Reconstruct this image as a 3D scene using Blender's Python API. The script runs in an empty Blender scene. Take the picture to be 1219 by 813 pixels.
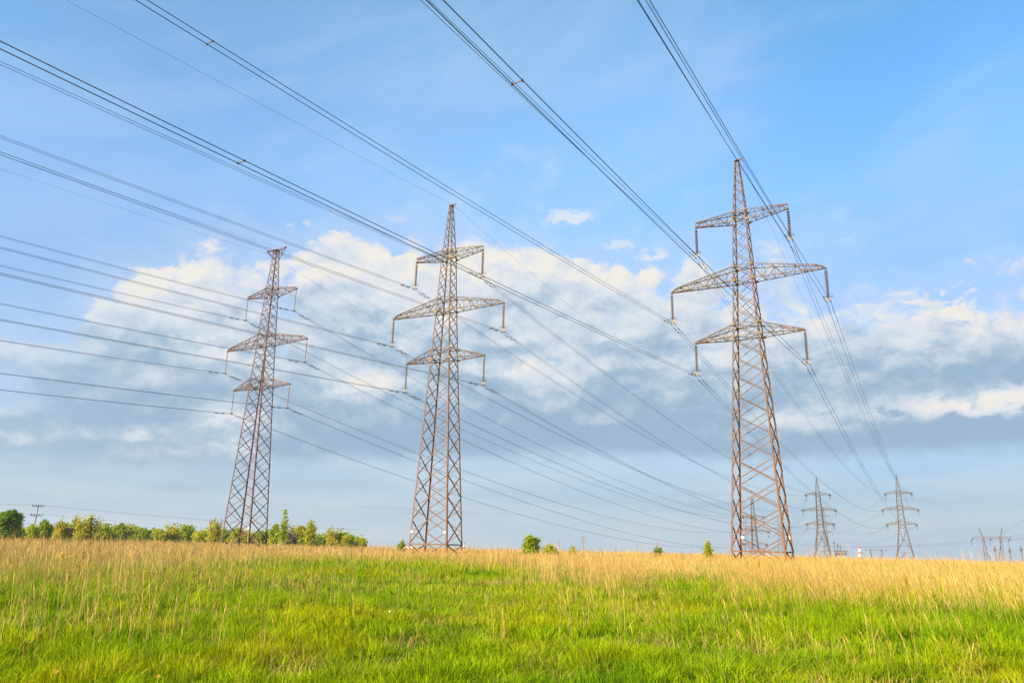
import bpy, math, random
import numpy as np
from mathutils import Vector, Matrix

random.seed(7)
RNG = np.random.default_rng(11)
S = bpy.context.scene
C = S.collection
R = math.radians
EYE = 1.65

# ------------------------------------------------------------------ camera
cam_d = bpy.data.cameras.new("camera")
cam = bpy.data.objects.new("camera", cam_d)
C.objects.link(cam)
cam_d.sensor_width = 36.0
cam_d.sensor_fit = 'HORIZONTAL'
cam_d.lens = 881.32 / 1219.0 * 36.0
cam_d.clip_start = 0.1
cam_d.clip_end = 30000.0
PITCH, ROLL = 0.267706, 0.021586
cp, sp_, cr, sr = math.cos(PITCH), math.sin(PITCH), math.cos(ROLL), math.sin(ROLL)
_rt = Vector((1, 0, 0)); _up = Vector((0, -sp_, cp)); _fw = Vector((0, cp, sp_))
_r2 = _rt * cr + _up * sr
_u2 = _up * cr - _rt * sr
m3 = Matrix((_r2, _u2, -_fw)).transposed()
cam.matrix_world = Matrix.Translation((0, 0, EYE)) @ m3.to_4x4()
S.camera = cam
S.render.resolution_x, S.render.resolution_y = 1024, 682

# ------------------------------------------------------------------ sun, exposure
SUN_AZ, SUN_EL = R(233), R(20)          # azimuth clockwise from +Y, the view direction
sun_d = bpy.data.lights.new("sun", 'SUN')
sun_d.energy = 4.8
sun_d.angle = R(0.5)
sun_d.color = (1.0, 0.79, 0.52)
sun = bpy.data.objects.new("sun", sun_d)
C.objects.link(sun)
sdir = Vector((math.sin(SUN_AZ) * math.cos(SUN_EL), math.cos(SUN_AZ) * math.cos(SUN_EL), math.sin(SUN_EL)))
sun.rotation_euler = sdir.to_track_quat('Z', 'Y').to_euler()
sun.location = sdir * 200
S.view_settings.view_transform = 'Standard'
S.view_settings.look = 'None'
EXPO = 1.25
S.view_settings.exposure = EXPO
S.view_settings.gamma = 1.0
S.view_settings.use_curve_mapping = False
S.render.engine = 'CYCLES'
S.cycles.max_bounces = 5
S.cycles.transparent_max_bounces = 8
S.cycles.use_denoising = True
S.cycles.denoiser = 'OPENIMAGEDENOISE'
S.cycles.denoising_input_passes = 'RGB_ALBEDO_NORMAL'
S.cycles.denoising_prefilter = 'ACCURATE'
S.cycles.sample_clamp_indirect = 4.0

# ------------------------------------------------------------------ world: Nishita sky + procedural clouds by direction
W = bpy.data.worlds.new("World")
S.world = W
W.use_nodes = True
NT = W.node_tree
NT.nodes.clear()

class G:
    """tiny expression helper for node trees"""
    def __init__(s, nt): s.nt = nt
    def put(s, sock, v):
        if isinstance(v, bpy.types.NodeSocket): s.nt.links.new(v, sock)
        elif v is not None: sock.default_value = v
    def m(s, op, a, b=None, c=None, clamp=False):
        n = s.nt.nodes.new('ShaderNodeMath'); n.operation = op; n.use_clamp = clamp
        for i, v in enumerate((a, b, c)):
            if v is not None: s.put(n.inputs[i], v)
        return n.outputs[0]
    def add(s, a, b): return s.m('ADD', a, b)
    def sub(s, a, b): return s.m('SUBTRACT', a, b)
    def mul(s, a, b): return s.m('MULTIPLY', a, b)
    def ss(s, v, lo, hi, a=0.0, b=1.0):
        n = s.nt.nodes.new('ShaderNodeMapRange'); n.interpolation_type = 'SMOOTHSTEP'
        for k, x in (('Value', v), ('From Min', lo), ('From Max', hi), ('To Min', a), ('To Max', b)): s.put(n.inputs[k], x)
        return n.outputs[0]
    def lin(s, v, lo, hi, a=0.0, b=1.0):
        n = s.nt.nodes.new('ShaderNodeMapRange')
        for k, x in (('Value', v), ('From Min', lo), ('From Max', hi), ('To Min', a), ('To Max', b)): s.put(n.inputs[k], x)
        return n.outputs[0]
    def xyz(s, x, y, z):
        n = s.nt.nodes.new('ShaderNodeCombineXYZ')
        for i, v in enumerate((x, y, z)): s.put(n.inputs[i], v)
        return n.outputs[0]
    def noise(s, vec, scale, detail=5, rough=.55, dist=0.0, lac=2.0):
        n = s.nt.nodes.new('ShaderNodeTexNoise')
        s.put(n.inputs['Vector'], vec); n.inputs['Scale'].default_value = scale
        n.inputs['Detail'].default_value = detail; n.inputs['Roughness'].default_value = rough
        n.inputs['Distortion'].default_value = dist; n.inputs['Lacunarity'].default_value = lac
        return n.outputs[0]
    def mix(s, f, a, b, mode='MIX'):
        n = s.nt.nodes.new('ShaderNodeMix'); n.data_type = 'RGBA'; n.blend_type = mode; n.clamp_factor = True
        s.put(n.inputs[0], f)
        for i, v in ((6, a), (7, b)):
            s.put(n.inputs[i], v if isinstance(v, bpy.types.NodeSocket) else (*v, 1.0))
        return n.outputs[2]
    def ramp(s, f, stops, interp='LINEAR'):
        n = s.nt.nodes.new('ShaderNodeValToRGB'); s.put(n.inputs[0], f)
        n.color_ramp.interpolation = interp
        e = n.color_ramp.elements
        while len(e) < len(stops): e.new(0.5)
        for el, (p, c) in zip(e, stops): el.position = p; el.color = (*c, 1)
        return n.outputs[0]
    def curve(s, v, pts, x0, x1, y0, y1):
        n = s.nt.nodes.new('ShaderNodeFloatCurve')
        cv = n.mapping.curves[0]
        P = [((x - x0) / (x1 - x0), (y - y0) / (y1 - y0)) for x, y in pts]
        cv.points[0].location = P[0]; cv.points[1].location = P[-1]
        for q in P[1:-1]: cv.points.new(*q)
        n.mapping.update()
        s.put(n.inputs['Value'], s.lin(v, x0, x1))
        return s.lin(n.outputs[0], 0.0, 1.0, y0, y1)

g = G(NT)
KX = 2.0 ** -EXPO                                  # cloud radiances are given for the exposed picture
def kc(*c): return tuple(x * KX for x in c)
tc = NT.nodes.new('ShaderNodeTexCoord')
sep = NT.nodes.new('ShaderNodeSeparateXYZ')
NT.links.new(tc.outputs['Generated'], sep.inputs[0])
dx, dy, dz = sep.outputs
U = g.m('ARCTAN2', dx, dy)                       # azimuth
V = g.m('ARCSINE', dz)                           # elevation
sky = NT.nodes.new('ShaderNodeTexSky')
sky.sky_type = 'NISHITA'
sky.sun_disc = False
sky.sun_elevation = SUN_EL
sky.sun_rotation = SUN_AZ
sky.altitude = 100
sky.air_density = 1.0
sky.dust_density = 0.6
sky.ozone_density = 1.6
sky_sc = g.mix(1.0, sky.outputs[0], (0.15, 0.15, 0.15), 'MULTIPLY')

tint = g.ramp(g.lin(V, .0, .9), [(0.0, (.46, .55, .76)), (.33, (.52, .59, .76)), (.5, (.70, .90, 1.0)), (.72, (.88, 1.06, 1.03)), (1.0, (.92, 1.0, 1.0))])
sky_sc = g.mix(1.0, sky_sc, tint, 'MULTIPLY')
sky_sc = g.mix(g.ss(U, .05, .55), sky_sc, g.mix(1.0, sky_sc, (.55, .75, .86), 'MULTIPLY'))
sky_sc = g.mix(g.ss(U, -.15, -.6), sky_sc, g.mix(1.0, sky_sc, (.80, .86, .90), 'MULTIPLY'))
vec = g.xyz(U, g.mul(V, 1.55), 0.37)
warp = g.noise(vec, 5.0, 3, .5)
wu = g.add(U, g.mul(g.sub(warp, .5), .07))
warp2 = g.noise(g.xyz(U, g.mul(V, 1.5), 3.1), 22.0, 5, .6)
wv = g.add(V, g.mul(g.sub(warp2, .5), .035))
n_big = g.noise(g.xyz(wu, g.mul(wv, 1.7), 1.3), 6.5, 7, .57)
n_lit = g.noise(g.xyz(g.add(wu, .006), g.sub(g.mul(wv, 1.7), .022), 1.3), 6.5, 7, .57)   # the same field a little lower: relief
n_fine = g.noise(g.xyz(wu, g.mul(wv, 1.9), 7.7), 17.0, 6, .6)

# cauliflower lumps: folded noise, creases where it crosses the middle
n_lump = g.noise(g.xyz(g.add(wu, g.mul(g.sub(n_fine, .5), .03)), g.mul(wv, 1.45), 5.9), 15.0, 4, .52)
lump = g.sub(.20, g.m('ABSOLUTE', g.mul(g.sub(n_lump, .5), 2.0)))          # about -.3 .. .2, rounded tops cut by creases
lump = g.mul(lump, -1.0)
# thin high veil in the blue
veil = g.noise(g.xyz(g.add(g.mul(U, .55), g.mul(V, .8)), g.sub(g.mul(V, 2.2), g.mul(U, 1.1)), 9.2), 3.0, 6, .6, .5)
veil_f = g.mul(g.ss(veil, .40, .74), .34)
base = g.mix(veil_f, sky_sc, kc(0.55, 0.70, 0.93))

base = g.mix(g.ss(V, .62, .27, 0.0, .50), base, kc(.43, .645, .93))
# pale lower air of far cloud
low_f = g.ss(V, .30, .02)
low_n = g.noise(g.xyz(g.mul(U, 1.0), g.mul(V, 7.0), 4.4), 4.0, 5, .5)
low_c = g.mix(g.ss(low_n, .35, .68), kc(0.43, 0.575, 0.70), kc(0.55, 0.65, 0.715))
base = g.mix(g.mul(low_f, .93), base, low_c)
streak = g.noise(g.xyz(U, g.mul(V, 11.0), 2.2), 5.5, 4, .5)
base = g.mix(g.mul(g.ss(streak, .60, .74, 0.0, .6), g.mul(g.ss(V, .0, .02), g.ss(V, .09, .05)), ), base, kc(0.37, 0.51, 0.66))

top_pts = [(-.95, .20), (-.75, .17), (-.608, .185), (-.57, .225), (-.544, .26), (-.478, .305), (-.428, .335), (-.371, .338), (-.315, .325), (-.287, .365),
           (-.23, .388), (-.159, .384), (-.113, .405), (-.065, .43), (-.015, .42), (.034, .425), (.083, .405), (.155, .385), (.213, .365),
           (.258, .362), (.3, .350), (.345, .350), (.387, .340), (.437, .324), (.495, .308), (.551, .298), (.6, .280), (.633, .278), (.75, .27), (.95, .26)]
topc = g.curve(U, top_pts, -.95, .95, 0.0, .6)
bot_pts = [(-.95, .10), (-.6, .085), (-.5, .082), (-.42, .083), (-.29, .094), (-.175, .106), (0, .112), (.105, .118), (.215, .113), (.32, .108), (.42, .108), (.51, .112), (.61, .113), (.95, .115)]
botc = g.curve(U, bot_pts, -.95, .95, 0.0, .3)
edge = g.add(g.sub(topc, V), g.add(g.mul(g.sub(n_big, .50), .30), g.mul(g.sub(n_fine, .5), .11))); edge = g.add(edge, g.mul(lump, .10))
soft = g.ss(warp, .38, .62, .010, .065)
m_top = g.ss(edge, -.010, soft)
leftfade = g.ss(U, -.62, -.42, .72, 1.0)
m_bot = g.ss(g.add(g.sub(V, botc), g.mul(g.sub(n_fine, .5), .03)), -.012, .016)
cm = g.mul(g.mul(m_top, m_bot), leftfade)

# brightness inside the cloud: relief, height, and the sunlit puffs
upper = g.ss(V, .13, .24)
relief = g.mul(g.sub(n_big, n_lit), -3.1)
hgt = g.sub(V, botc)
prof = g.ss(hgt, .015, .24, 0.0, .60)
rim = g.ss(edge, .12, .005, 0.0, .17)
bri = g.add(g.mul(g.mul(lump, .75), upper), g.add(g.add(prof, rim), g.add(relief, g.mul(g.sub(n_big, .5), .70))))
puffs = [(.551, .169, .10, .016, 1.05), (.62, .178, .06, .012, .4), (.364, .163, .075, .013, .50), (.019, .236, .095, .018, .62), (-.374, .150, .042, .024, .50),
         (-.478, .119, .028, .007, .6), (-.595, .109, .022, .007, .5), (-.544, .118, .025, .007, .3), (-.34, .118, .03, .007, .45),
         (-.063, .375, .15, .035, .30), (-.43, .30, .07, .03, .30), (-.30, .325, .05, .02, .25), (.545, .285, .09, .022, .30), (.50, .245, .03, .018, .35), (.39, .29, .05, .022, .40), (.35, .235, .05, .018, .38),
         (.10, .30, .10, .03, .12), (-.385, .228, .055, .022, .48), (-.20, .205, .08, .020, .45), (-.10, .30, .05, .02, .2), (.61, .25, .04, .015, .25), (.17, .345, .06, .02, .28), (.46, .285, .06, .022, .42), (.58, .265, .06, .022, .40), (.30, .30, .05, .025, .3), (.09, .375, .06, .025, .2), (.23, .20, .03, .012, .25), (.13, .165, .04, .008, .2)]
neg = [(.52, .130, .30, .018, .34), (.10, .155, .25, .03, .08), (-.22, .27, .12, .03, .12), (.52, .215, .12, .014, .14)]
def gauss(u0, v0, a, b, u, v):
    e = g.add(g.m('POWER', g.m('DIVIDE', g.sub(u, u0), a), 2.0), g.m('POWER', g.m('DIVIDE', g.sub(v, v0), b), 2.0))
    return g.m('EXPONENT', g.mul(e, -1.0))
wv2 = g.add(V, g.mul(g.sub(n_fine, .5), .050))
wu2 = g.add(U, g.mul(g.sub(n_big, .5), .16))
cut = g.ss(n_fine, .41, .53)
for u0, v0, a, b, k in puffs:
    bri = g.add(bri, g.mul(g.mul(gauss(u0, v0, a, b, wu2, wv2), g.add(g.mul(cut, .75), .25)), k))
for u0, v0, a, b, k in neg:
    bri = g.sub(bri, g.mul(gauss(u0, v0, a, b, U, V), k))
ccol = g.ramp(bri, [(0.0, kc(.325, .47, .63)), (.20, kc(.42, .55, .685)), (.42, kc(.58, .675, .775)), (.65, kc(.72, .77, .83)), (.88, kc(.825, .83, .845)), (1.0, kc(.90, .865, .79))])
halo = g.mul(g.ss(edge, -.10, .01), g.ss(V, .1, .2))
base = g.mix(g.mul(halo, .30), base, kc(.66, .77, .90))
final = g.mix(g.mul(cm, .97), base, ccol)
# small detached puffs above the bank
det = None
for u0, v0, a, b, k in [(.058, .436, .036, .011, .9), (.19, .384, .03, .010, .8), (-.31, .405, .03, .007, .6), (-.17, .425, .05, .009, .35), (.14, .40, .03, .008, .5)]:
    e = g.mul(gauss(u0, v0, a, b, wu2, wv2), k)
    det = e if det is None else g.add(det, e)
det = g.ss(g.mul(det, g.add(g.ss(n_fine, .38, .58), .15)), .15, .65)
final = g.mix(g.mul(det, .8), final, kc(.78, .82, .88))
bg = NT.nodes.new('ShaderNodeBackground')
NT.links.new(final, bg.inputs[0])
bg.inputs[1].default_value = 1.0
wo = NT.nodes.new('ShaderNodeOutputWorld')
NT.links.new(bg.outputs[0], wo.inputs[0])

# ------------------------------------------------------------------ helpers
def tag(o, label=None, cat=None, group=None, kind=None):
    if label: o['label'] = label
    if cat: o['category'] = cat
    if group: o['group'] = group
    if kind: o['kind'] = kind
    return o

def empty(name, loc, yaw=0.0):
    o = bpy.data.objects.new(name, None)
    o.empty_display_size = 0.5
    o.location = loc
    o.rotation_euler = (0, 0, -yaw)
    C.objects.link(o)
    return o

def children_of(o): return [c for c in o.children]

def copy_tree(o, parent=None):
    c = o.copy()
    C.objects.link(c)
    c.parent = parent
    for ch in list(o.children): copy_tree(ch, c)
    return c

class MB:
    def __init__(s): s.v = []; s.f = []; s.mi = []
    def prism(s, A, B):
        """closed tube between two equal rings"""
        n = len(A); b = len(s.v)
        s.v += [tuple(p) for p in A] + [tuple(p) for p in B]
        for i in range(n):
            j = (i + 1) % n
            s.f.append((b + i, b + j, b + n + j, b + n + i))
        s.f.append(tuple(b + i for i in reversed(range(n))))
        s.f.append(tuple(b + n + i for i in range(n)))
    def angle(s, p, q, size, t, ref):
        """L section from p to q; ref is the outward normal of the face it lies in"""
        p = Vector(p); q = Vector(q); a = (q - p)
        if a.length < 1e-6: return
        a.normalize(); n = Vector(ref) - a * a.dot(Vector(ref))
        if n.length < 1e-4: n = a.orthogonal()
        n.normalize(); b = a.cross(n)
        h = size / 2
        P = [(0, -h), (0, h), (-t, h), (-t, -h + t), (-size, -h + t), (-size, -h)]
        s.prism([p + n * x + b * y for x, y in P], [q + n * x + b * y for x, y in P])
    def bar(s, p, q, w, h=None, up=(0, 0, 1)):
        p = Vector(p); q = Vector(q); a = q - p
        if a.length < 1e-6: return
        a.normalize(); h = h or w
        b = a.cross(Vector(up))
        if b.length < 1e-3: b = a.orthogonal()
        b.normalize(); c = b.cross(a)
        P = [(-w / 2, -h / 2), (w / 2, -h / 2), (w / 2, h / 2), (-w / 2, h / 2)]
        s.prism([p + b * x + c * y for x, y in P], [q + b * x + c * y for x, y in P])
    def tube(s, pts, r, n=6, r_end=None):
        pts = [Vector(p) for p in pts]; b0 = len(s.v); L = len(pts)
        for i, p in enumerate(pts):
            d = (pts[min(i + 1, L - 1)] - pts[max(i - 1, 0)]).normalized()
            x = d.cross(Vector((0, 0, 1)))
            if x.length < 1e-3: x = Vector((1, 0, 0))
            x.normalize(); y = d.cross(x)
            rr = r if r_end is None else r + (r_end - r) * i / (L - 1)
            for k in range(n):
                t = 2 * math.pi * k / n
                s.v.append(tuple(p + x * math.cos(t) * rr + y * math.sin(t) * rr))
        for i in range(L - 1):
            for k in range(n):
                j = (k + 1) % n; o = b0 + i * n
                s.f.append((o + k, o + j, o + n + j, o + n + k))
        s.f.append(tuple(b0 + k for k in reversed(range(n))))
        s.f.append(tuple(b0 + (L - 1) * n + k for k in range(n)))
    def lathe(s, prof, n=10, c=(0, 0, 0)):
        b0 = len(s.v)
        for r, z in prof:
            for k in range(n):
                t = 2 * math.pi * k / n
                s.v.append((c[0] + r * math.cos(t), c[1] + r * math.sin(t), c[2] + z))
        for i in range(len(prof) - 1):
            for k in range(n):
                j = (k + 1) % n; o = b0 + i * n
                s.f.append((o + k, o + j, o + n + j, o + n + k))
        s.f.append(tuple(b0 + k for k in reversed(range(n))))
        s.f.append(tuple(b0 + (len(prof) - 1) * n + k for k in range(n)))
    def torus(s, c, R0, r, n=24, k=6, sx=1.0, sy=1.0):
        b0 = len(s.v)
        for i in range(n):
            a = 2 * math.pi * i / n
            for j in range(k):
                b = 2 * math.pi * j / k
                q = R0 + r * math.cos(b)
                s.v.append((c[0] + q * math.cos(a) * sx, c[1] + q * math.sin(a) * sy, c[2] + r * math.sin(b)))
        for i in range(n):
            for j in range(k):
                i2 = (i + 1) % n; j2 = (j + 1) % k
                s.f.append((b0 + i * k + j, b0 + i2 * k + j, b0 + i2 * k + j2, b0 + i * k + j2))
    def box(s, c, d):
        x, y, z = d[0] / 2, d[1] / 2, d[2] / 2
        A = [(c[0] + a * x, c[1] + b * y, c[2] - z) for a, b in ((-1, -1), (1, -1), (1, 1), (-1, 1))]
        B = [(p[0], p[1], c[2] + z) for p in A]
        s.prism(A, B)
    def build(s, name, mat, parent=None, smooth=False, loc=None):
        me = bpy.data.meshes.new(name)
        me.from_pydata(s.v, [], s.f)
        me.materials.append(mat)
        if smooth: me.polygons.foreach_set('use_smooth', [True] * len(me.polygons))
        me.update()
        o = bpy.data.objects.new(name, me)
        C.objects.link(o)
        if parent: o.parent = parent
        if loc: o.location = loc
        return o

# ------------------------------------------------------------------ materials
def new_mat(name):
    m = bpy.data.materials.new(name); m.use_nodes = True
    nt = m.node_tree
    return m, nt, nt.nodes['Principled BSDF'], G(nt)

def steel_mat(name, zinc, rust, dark, amount, scale=1.3, metal=.0, rough=.7):
    m, nt, p, q = new_mat(name)
    co = nt.nodes.new('ShaderNodeTexCoord').outputs['Object']
    n1 = q.noise(co, scale, 6, .65)
    n2 = q.noise(co, scale * 9, 4, .6)
    hz = nt.nodes.new('ShaderNodeSeparateXYZ'); nt.links.new(co, hz.inputs[0])
    foot = q.mul(q.ss(hz.outputs[2], 24.0, 1.0), .16)           # rust is heavier low on the shaft
    f = q.ss(q.add(q.add(q.mul(n1, .75), q.mul(n2, .25)), foot), .62 - amount * .4, .74 - amount * .4)
    c = q.mix(f, zinc, rust)
    c = q.mix(q.ss(n2, .60, .72), c, dark)
    nt.links.new(c, p.inputs['Base Color'])
    p.inputs['Metallic'].default_value = metal
    p.inputs['Roughness'].default_value = rough
    return m

M_steel = steel_mat('weathered_steel', (.082, .068, .054), (.135, .060, .019), (.045, .023, .012), .36)
M_leg = steel_mat('rusted_leg_steel', (.080, .052, .036), (.16, .060, .014), (.06, .025, .009), .44)
M_gusset = steel_mat('ochre_rust_plate', (.19, .125, .05), (.15, .088, .032), (.085, .045, .018), .45, 2.5)
M_red = steel_mat('dark_red_rust_steel', (.095, .068, .058), (.10, .046, .030), (.05, .025, .017), .52)
M_redleg = steel_mat('dark_red_leg_steel', (.085, .045, .034), (.10, .036, .022), (.05, .02, .012), .6)
M_far = steel_mat('far_pylon_steel', (.085, .075, .068), (.10, .065, .045), (.07, .045, .03), .42)

def plain_mat(name, col, rough=.5, metal=0.0, var=.25, scale=8.0):
    m, nt, p, q = new_mat(name)
    co = nt.nodes.new('ShaderNodeTexCoord').outputs['Object']
    n1 = q.noise(co, scale, 5, .6)
    c = q.mix(q.ss(n1, .3, .7), [x * (1 - var) for x in col], [min(1, x * (1 + var)) for x in col])
    nt.links.new(c, p.inputs['Base Color'])
    p.inputs['Roughness'].default_value = rough
    p.inputs['Metallic'].default_value = metal
    return m
M_porc = plain_mat('brown_porcelain', (.060, .029, .024), .3)
M_glassdisc = plain_mat('pale_porcelain', (.20, .145, .10), .35)
M_poly = plain_mat('tan_polymer_rod', (.22, .13, .085), .5)
M_cap = plain_mat('pale_cement_caps', (.21, .18, .15), .6)
M_fit = plain_mat('galvanised_fitting', (.15, .115, .07), .55, .1)
M_wire = plain_mat('aluminium_conductor', (.035, .037, .045), .6, .2)
M_wire_far = plain_mat('weathered_conductor', (.06, .062, .07), .6, .2)
M_spacer = plain_mat('dark_spacer_clamp', (.07, .05, .035), .6)
M_plate = plain_mat('white_enamel_plate', (.62, .61, .58), .4, 0, .06)
M_wood = plain_mat('weathered_pole_wood', (.26, .19, .14), .85, 0, .3, 3)
M_conc = plain_mat('concrete', (.30, .28, .26), .9, 0, .2, 2)
M_bark = plain_mat('bark', (.17, .13, .095), .9, 0, .35, 4)
M_palebark = plain_mat('pale_bark', (.30, .27, .21), .85, 0, .35, 4)

# ------------------------------------------------------------------ terrain
DIR = 0.535                                            # azimuth along the lines
def smooth(a, b, x):
    t = np.clip((x - a) / (b - a), 0, 1)
    return t * t * (3 - 2 * t)

_perm = RNG.random((256, 256))
def vnoise(x, y, scale, seed=0):
    x = np.asarray(x, float) / scale + 37.7 * seed + 1000; y = np.asarray(y, float) / scale + 91.3 * seed + 1000
    xi = np.floor(x).astype(int); yi = np.floor(y).astype(int)
    fx = x - xi; fy = y - yi
    fx = fx * fx * (3 - 2 * fx); fy = fy * fy * (3 - 2 * fy)
    a = _perm[xi % 256, yi % 256]; b = _perm[(xi + 1) % 256, yi % 256]
    c = _perm[xi % 256, (yi + 1) % 256]; d = _perm[(xi + 1) % 256, (yi + 1) % 256]
    return (a * (1 - fx) + b * fx) * (1 - fy) + (c * (1 - fx) + d * fx) * fy

def ground(x, y):
    x = np.asarray(x, float); y = np.asarray(y, float)
    s = x * math.sin(DIR) + y * math.cos(DIR)
    z = -4.5 * smooth(140, 335, s) - 1.5 * smooth(420, 800, s)
    d = np.hypot(x, y)
    z = z - .0078 * np.maximum(0, d - 1000)
    fade = 1 - smooth(60, 130, d)
    z = z + fade * ((vnoise(x, y, 9, 1) - .5) * .16 + (vnoise(x, y, 2.6, 2) - .5) * .07)
    return z
def gz(x, y): return float(ground(x, y))

def build_ground():
    rings = np.concatenate([[0.01], np.linspace(1.5, 30, 58), np.geomspace(31, 400, 90), np.geomspace(430, 3000, 20)])
    nseg = 240
    a = np.linspace(0, 2 * np.pi, nseg, endpoint=False)
    X = np.outer(rings, np.sin(a)); Y = np.outer(rings, np.cos(a))
    Z = ground(X, Y)
    v = np.stack([X, Y, Z], -1).reshape(-1, 3)
    f = []
    for i in range(len(rings) - 1):
        for k in range(nseg):
            j = (k + 1) % nseg
            f.append((i * nseg + k, i * nseg + j, (i + 1) * nseg + j, (i + 1) * nseg + k))
    f = [tuple(reversed(q)) for q in f]
    me = bpy.data.meshes.new('ground'); me.from_pydata(v.tolist(), [], f)
    me.polygons.foreach_set('use_smooth', [True] * len(me.polygons))
    m, nt, p, q = new_mat('field_soil_and_sward')
    co = nt.nodes.new('ShaderNodeTexCoord').outputs['Object']
    n1 = q.noise(co, .11, 5, .6); n2 = q.noise(co, 2.5, 6, .65); n3 = q.noise(co, 24, 3, .6)
    c = q.mix(q.ss(n1, .40, .62), (.10, .15, .008), (.19, .16, .035))
    c = q.mix(q.mul(q.ss(n2, .48, .66), .7), c, (.085, .11, .012))
    c = q.mix(q.mul(q.ss(n3, .5, .7), .5), c, (.17, .22, .012))
    nt.links.new(c, p.inputs['Base Color']); p.inputs['Roughness'].default_value = .95
    p.inputs['Specular IOR Level'].default_value = .1
    me.materials.append(m); me.update()
    o = bpy.data.objects.new('ground', me); C.objects.link(o)
    tag(o, 'open rough field under the grass, falling away gently in the distance', 'ground', kind='structure')
build_ground()

# ------------------------------------------------------------------ pylons
def lerp(a, b, t): return Vector(a) * (1 - t) + Vector(b) * t

def pw(tab):
    zs = [t[0] for t in tab]
    def f(z):
        return tuple(float(np.interp(z, zs, [t[k] for t in tab])) for k in (1, 2))
    return f

def legs_and_bracing(root, H, tab, M_l, M_b, leg_s, z_foot, z_brace, levels, pitch):
    hw = pw(tab)
    cuts = [z_foot] + [t[0] for t in tab if z_foot < t[0] < H] + [H]
    for sx in (-1, 1):
        for sy in (-1, 1):
            mb = MB()
            for z0, z1 in zip(cuts[:-1], cuts[1:]):
                A = []; B = []
                for z, out in ((z0, A), (z1, B)):
                    hx, hy = hw(z); s = float(np.interp(z, [0, H], leg_s)); t = .025
                    x, y = sx * hx, sy * hy
                    pts = [(0, 0), (-s, 0), (-s, -t), (-t, -t), (-t, -s), (0, -s)]
                    if sx * sy < 0: pts = pts[::-1]
                    out += [Vector((x + sx * a, y + sy * b, z)) for a, b in pts]
                mb.prism(A, B)
            mb.build('leg', M_l, root)
    faces = [((0, -1, 0), [(-1, -1), (1, -1)], 0), ((0, 1, 0), [(1, 1), (-1, 1)], 0),
             ((1, 0, 0), [(1, -1), (1, 1)], 1), ((-1, 0, 0), [(-1, 1), (-1, -1)], 1)]
    nodes = [z_foot + .35]
    while nodes[-1] < H - .5: nodes.append(min(H - .1, nodes[-1] + pitch(hw(nodes[-1])[0])))
    stag = [nodes[0]] + [(a + b) / 2 for a, b in zip(nodes[:-1], nodes[1:])] + [nodes[-1]]
    mb = MB()
    for nrm, (c0, c1), st in faces:
        zs = stag if st else nodes
        n = Vector(nrm)
        def P(c, z, ins):
            hx, hy = hw(z)
            return Vector((c[0] * hx, c[1] * hy, z)) - n * ins
        for z0, z1 in zip(zs[:-1], zs[1:]):
            s = float(np.interp(z0, [0, H * .5, H], [.105, .08, .055]))
            mb.angle(P(c0, z0, .004), P(c1, z1, .004), s, .014, n)
            mb.angle(P(c1, z0, .026), P(c0, z1, .026), s, .014, -n)
        for z in ([z_brace] if z_brace else []) + levels:
            s = .15 if z == z_brace else .085
            mb.angle(P(c0, z, -.012), P(c1, z, -.012), s, .014, n)
    # plan bracing at the arm levels
    for z in levels:
        hx, hy = hw(z)
        mb.bar((-hx, -hy, z - .06), (hx, hy, z - .06), .07)
        mb.bar((hx, -hy, z - .14), (-hx, hy, z - .14), .07)
    mb.build('bracing', M_b, root)
    return hw

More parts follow.
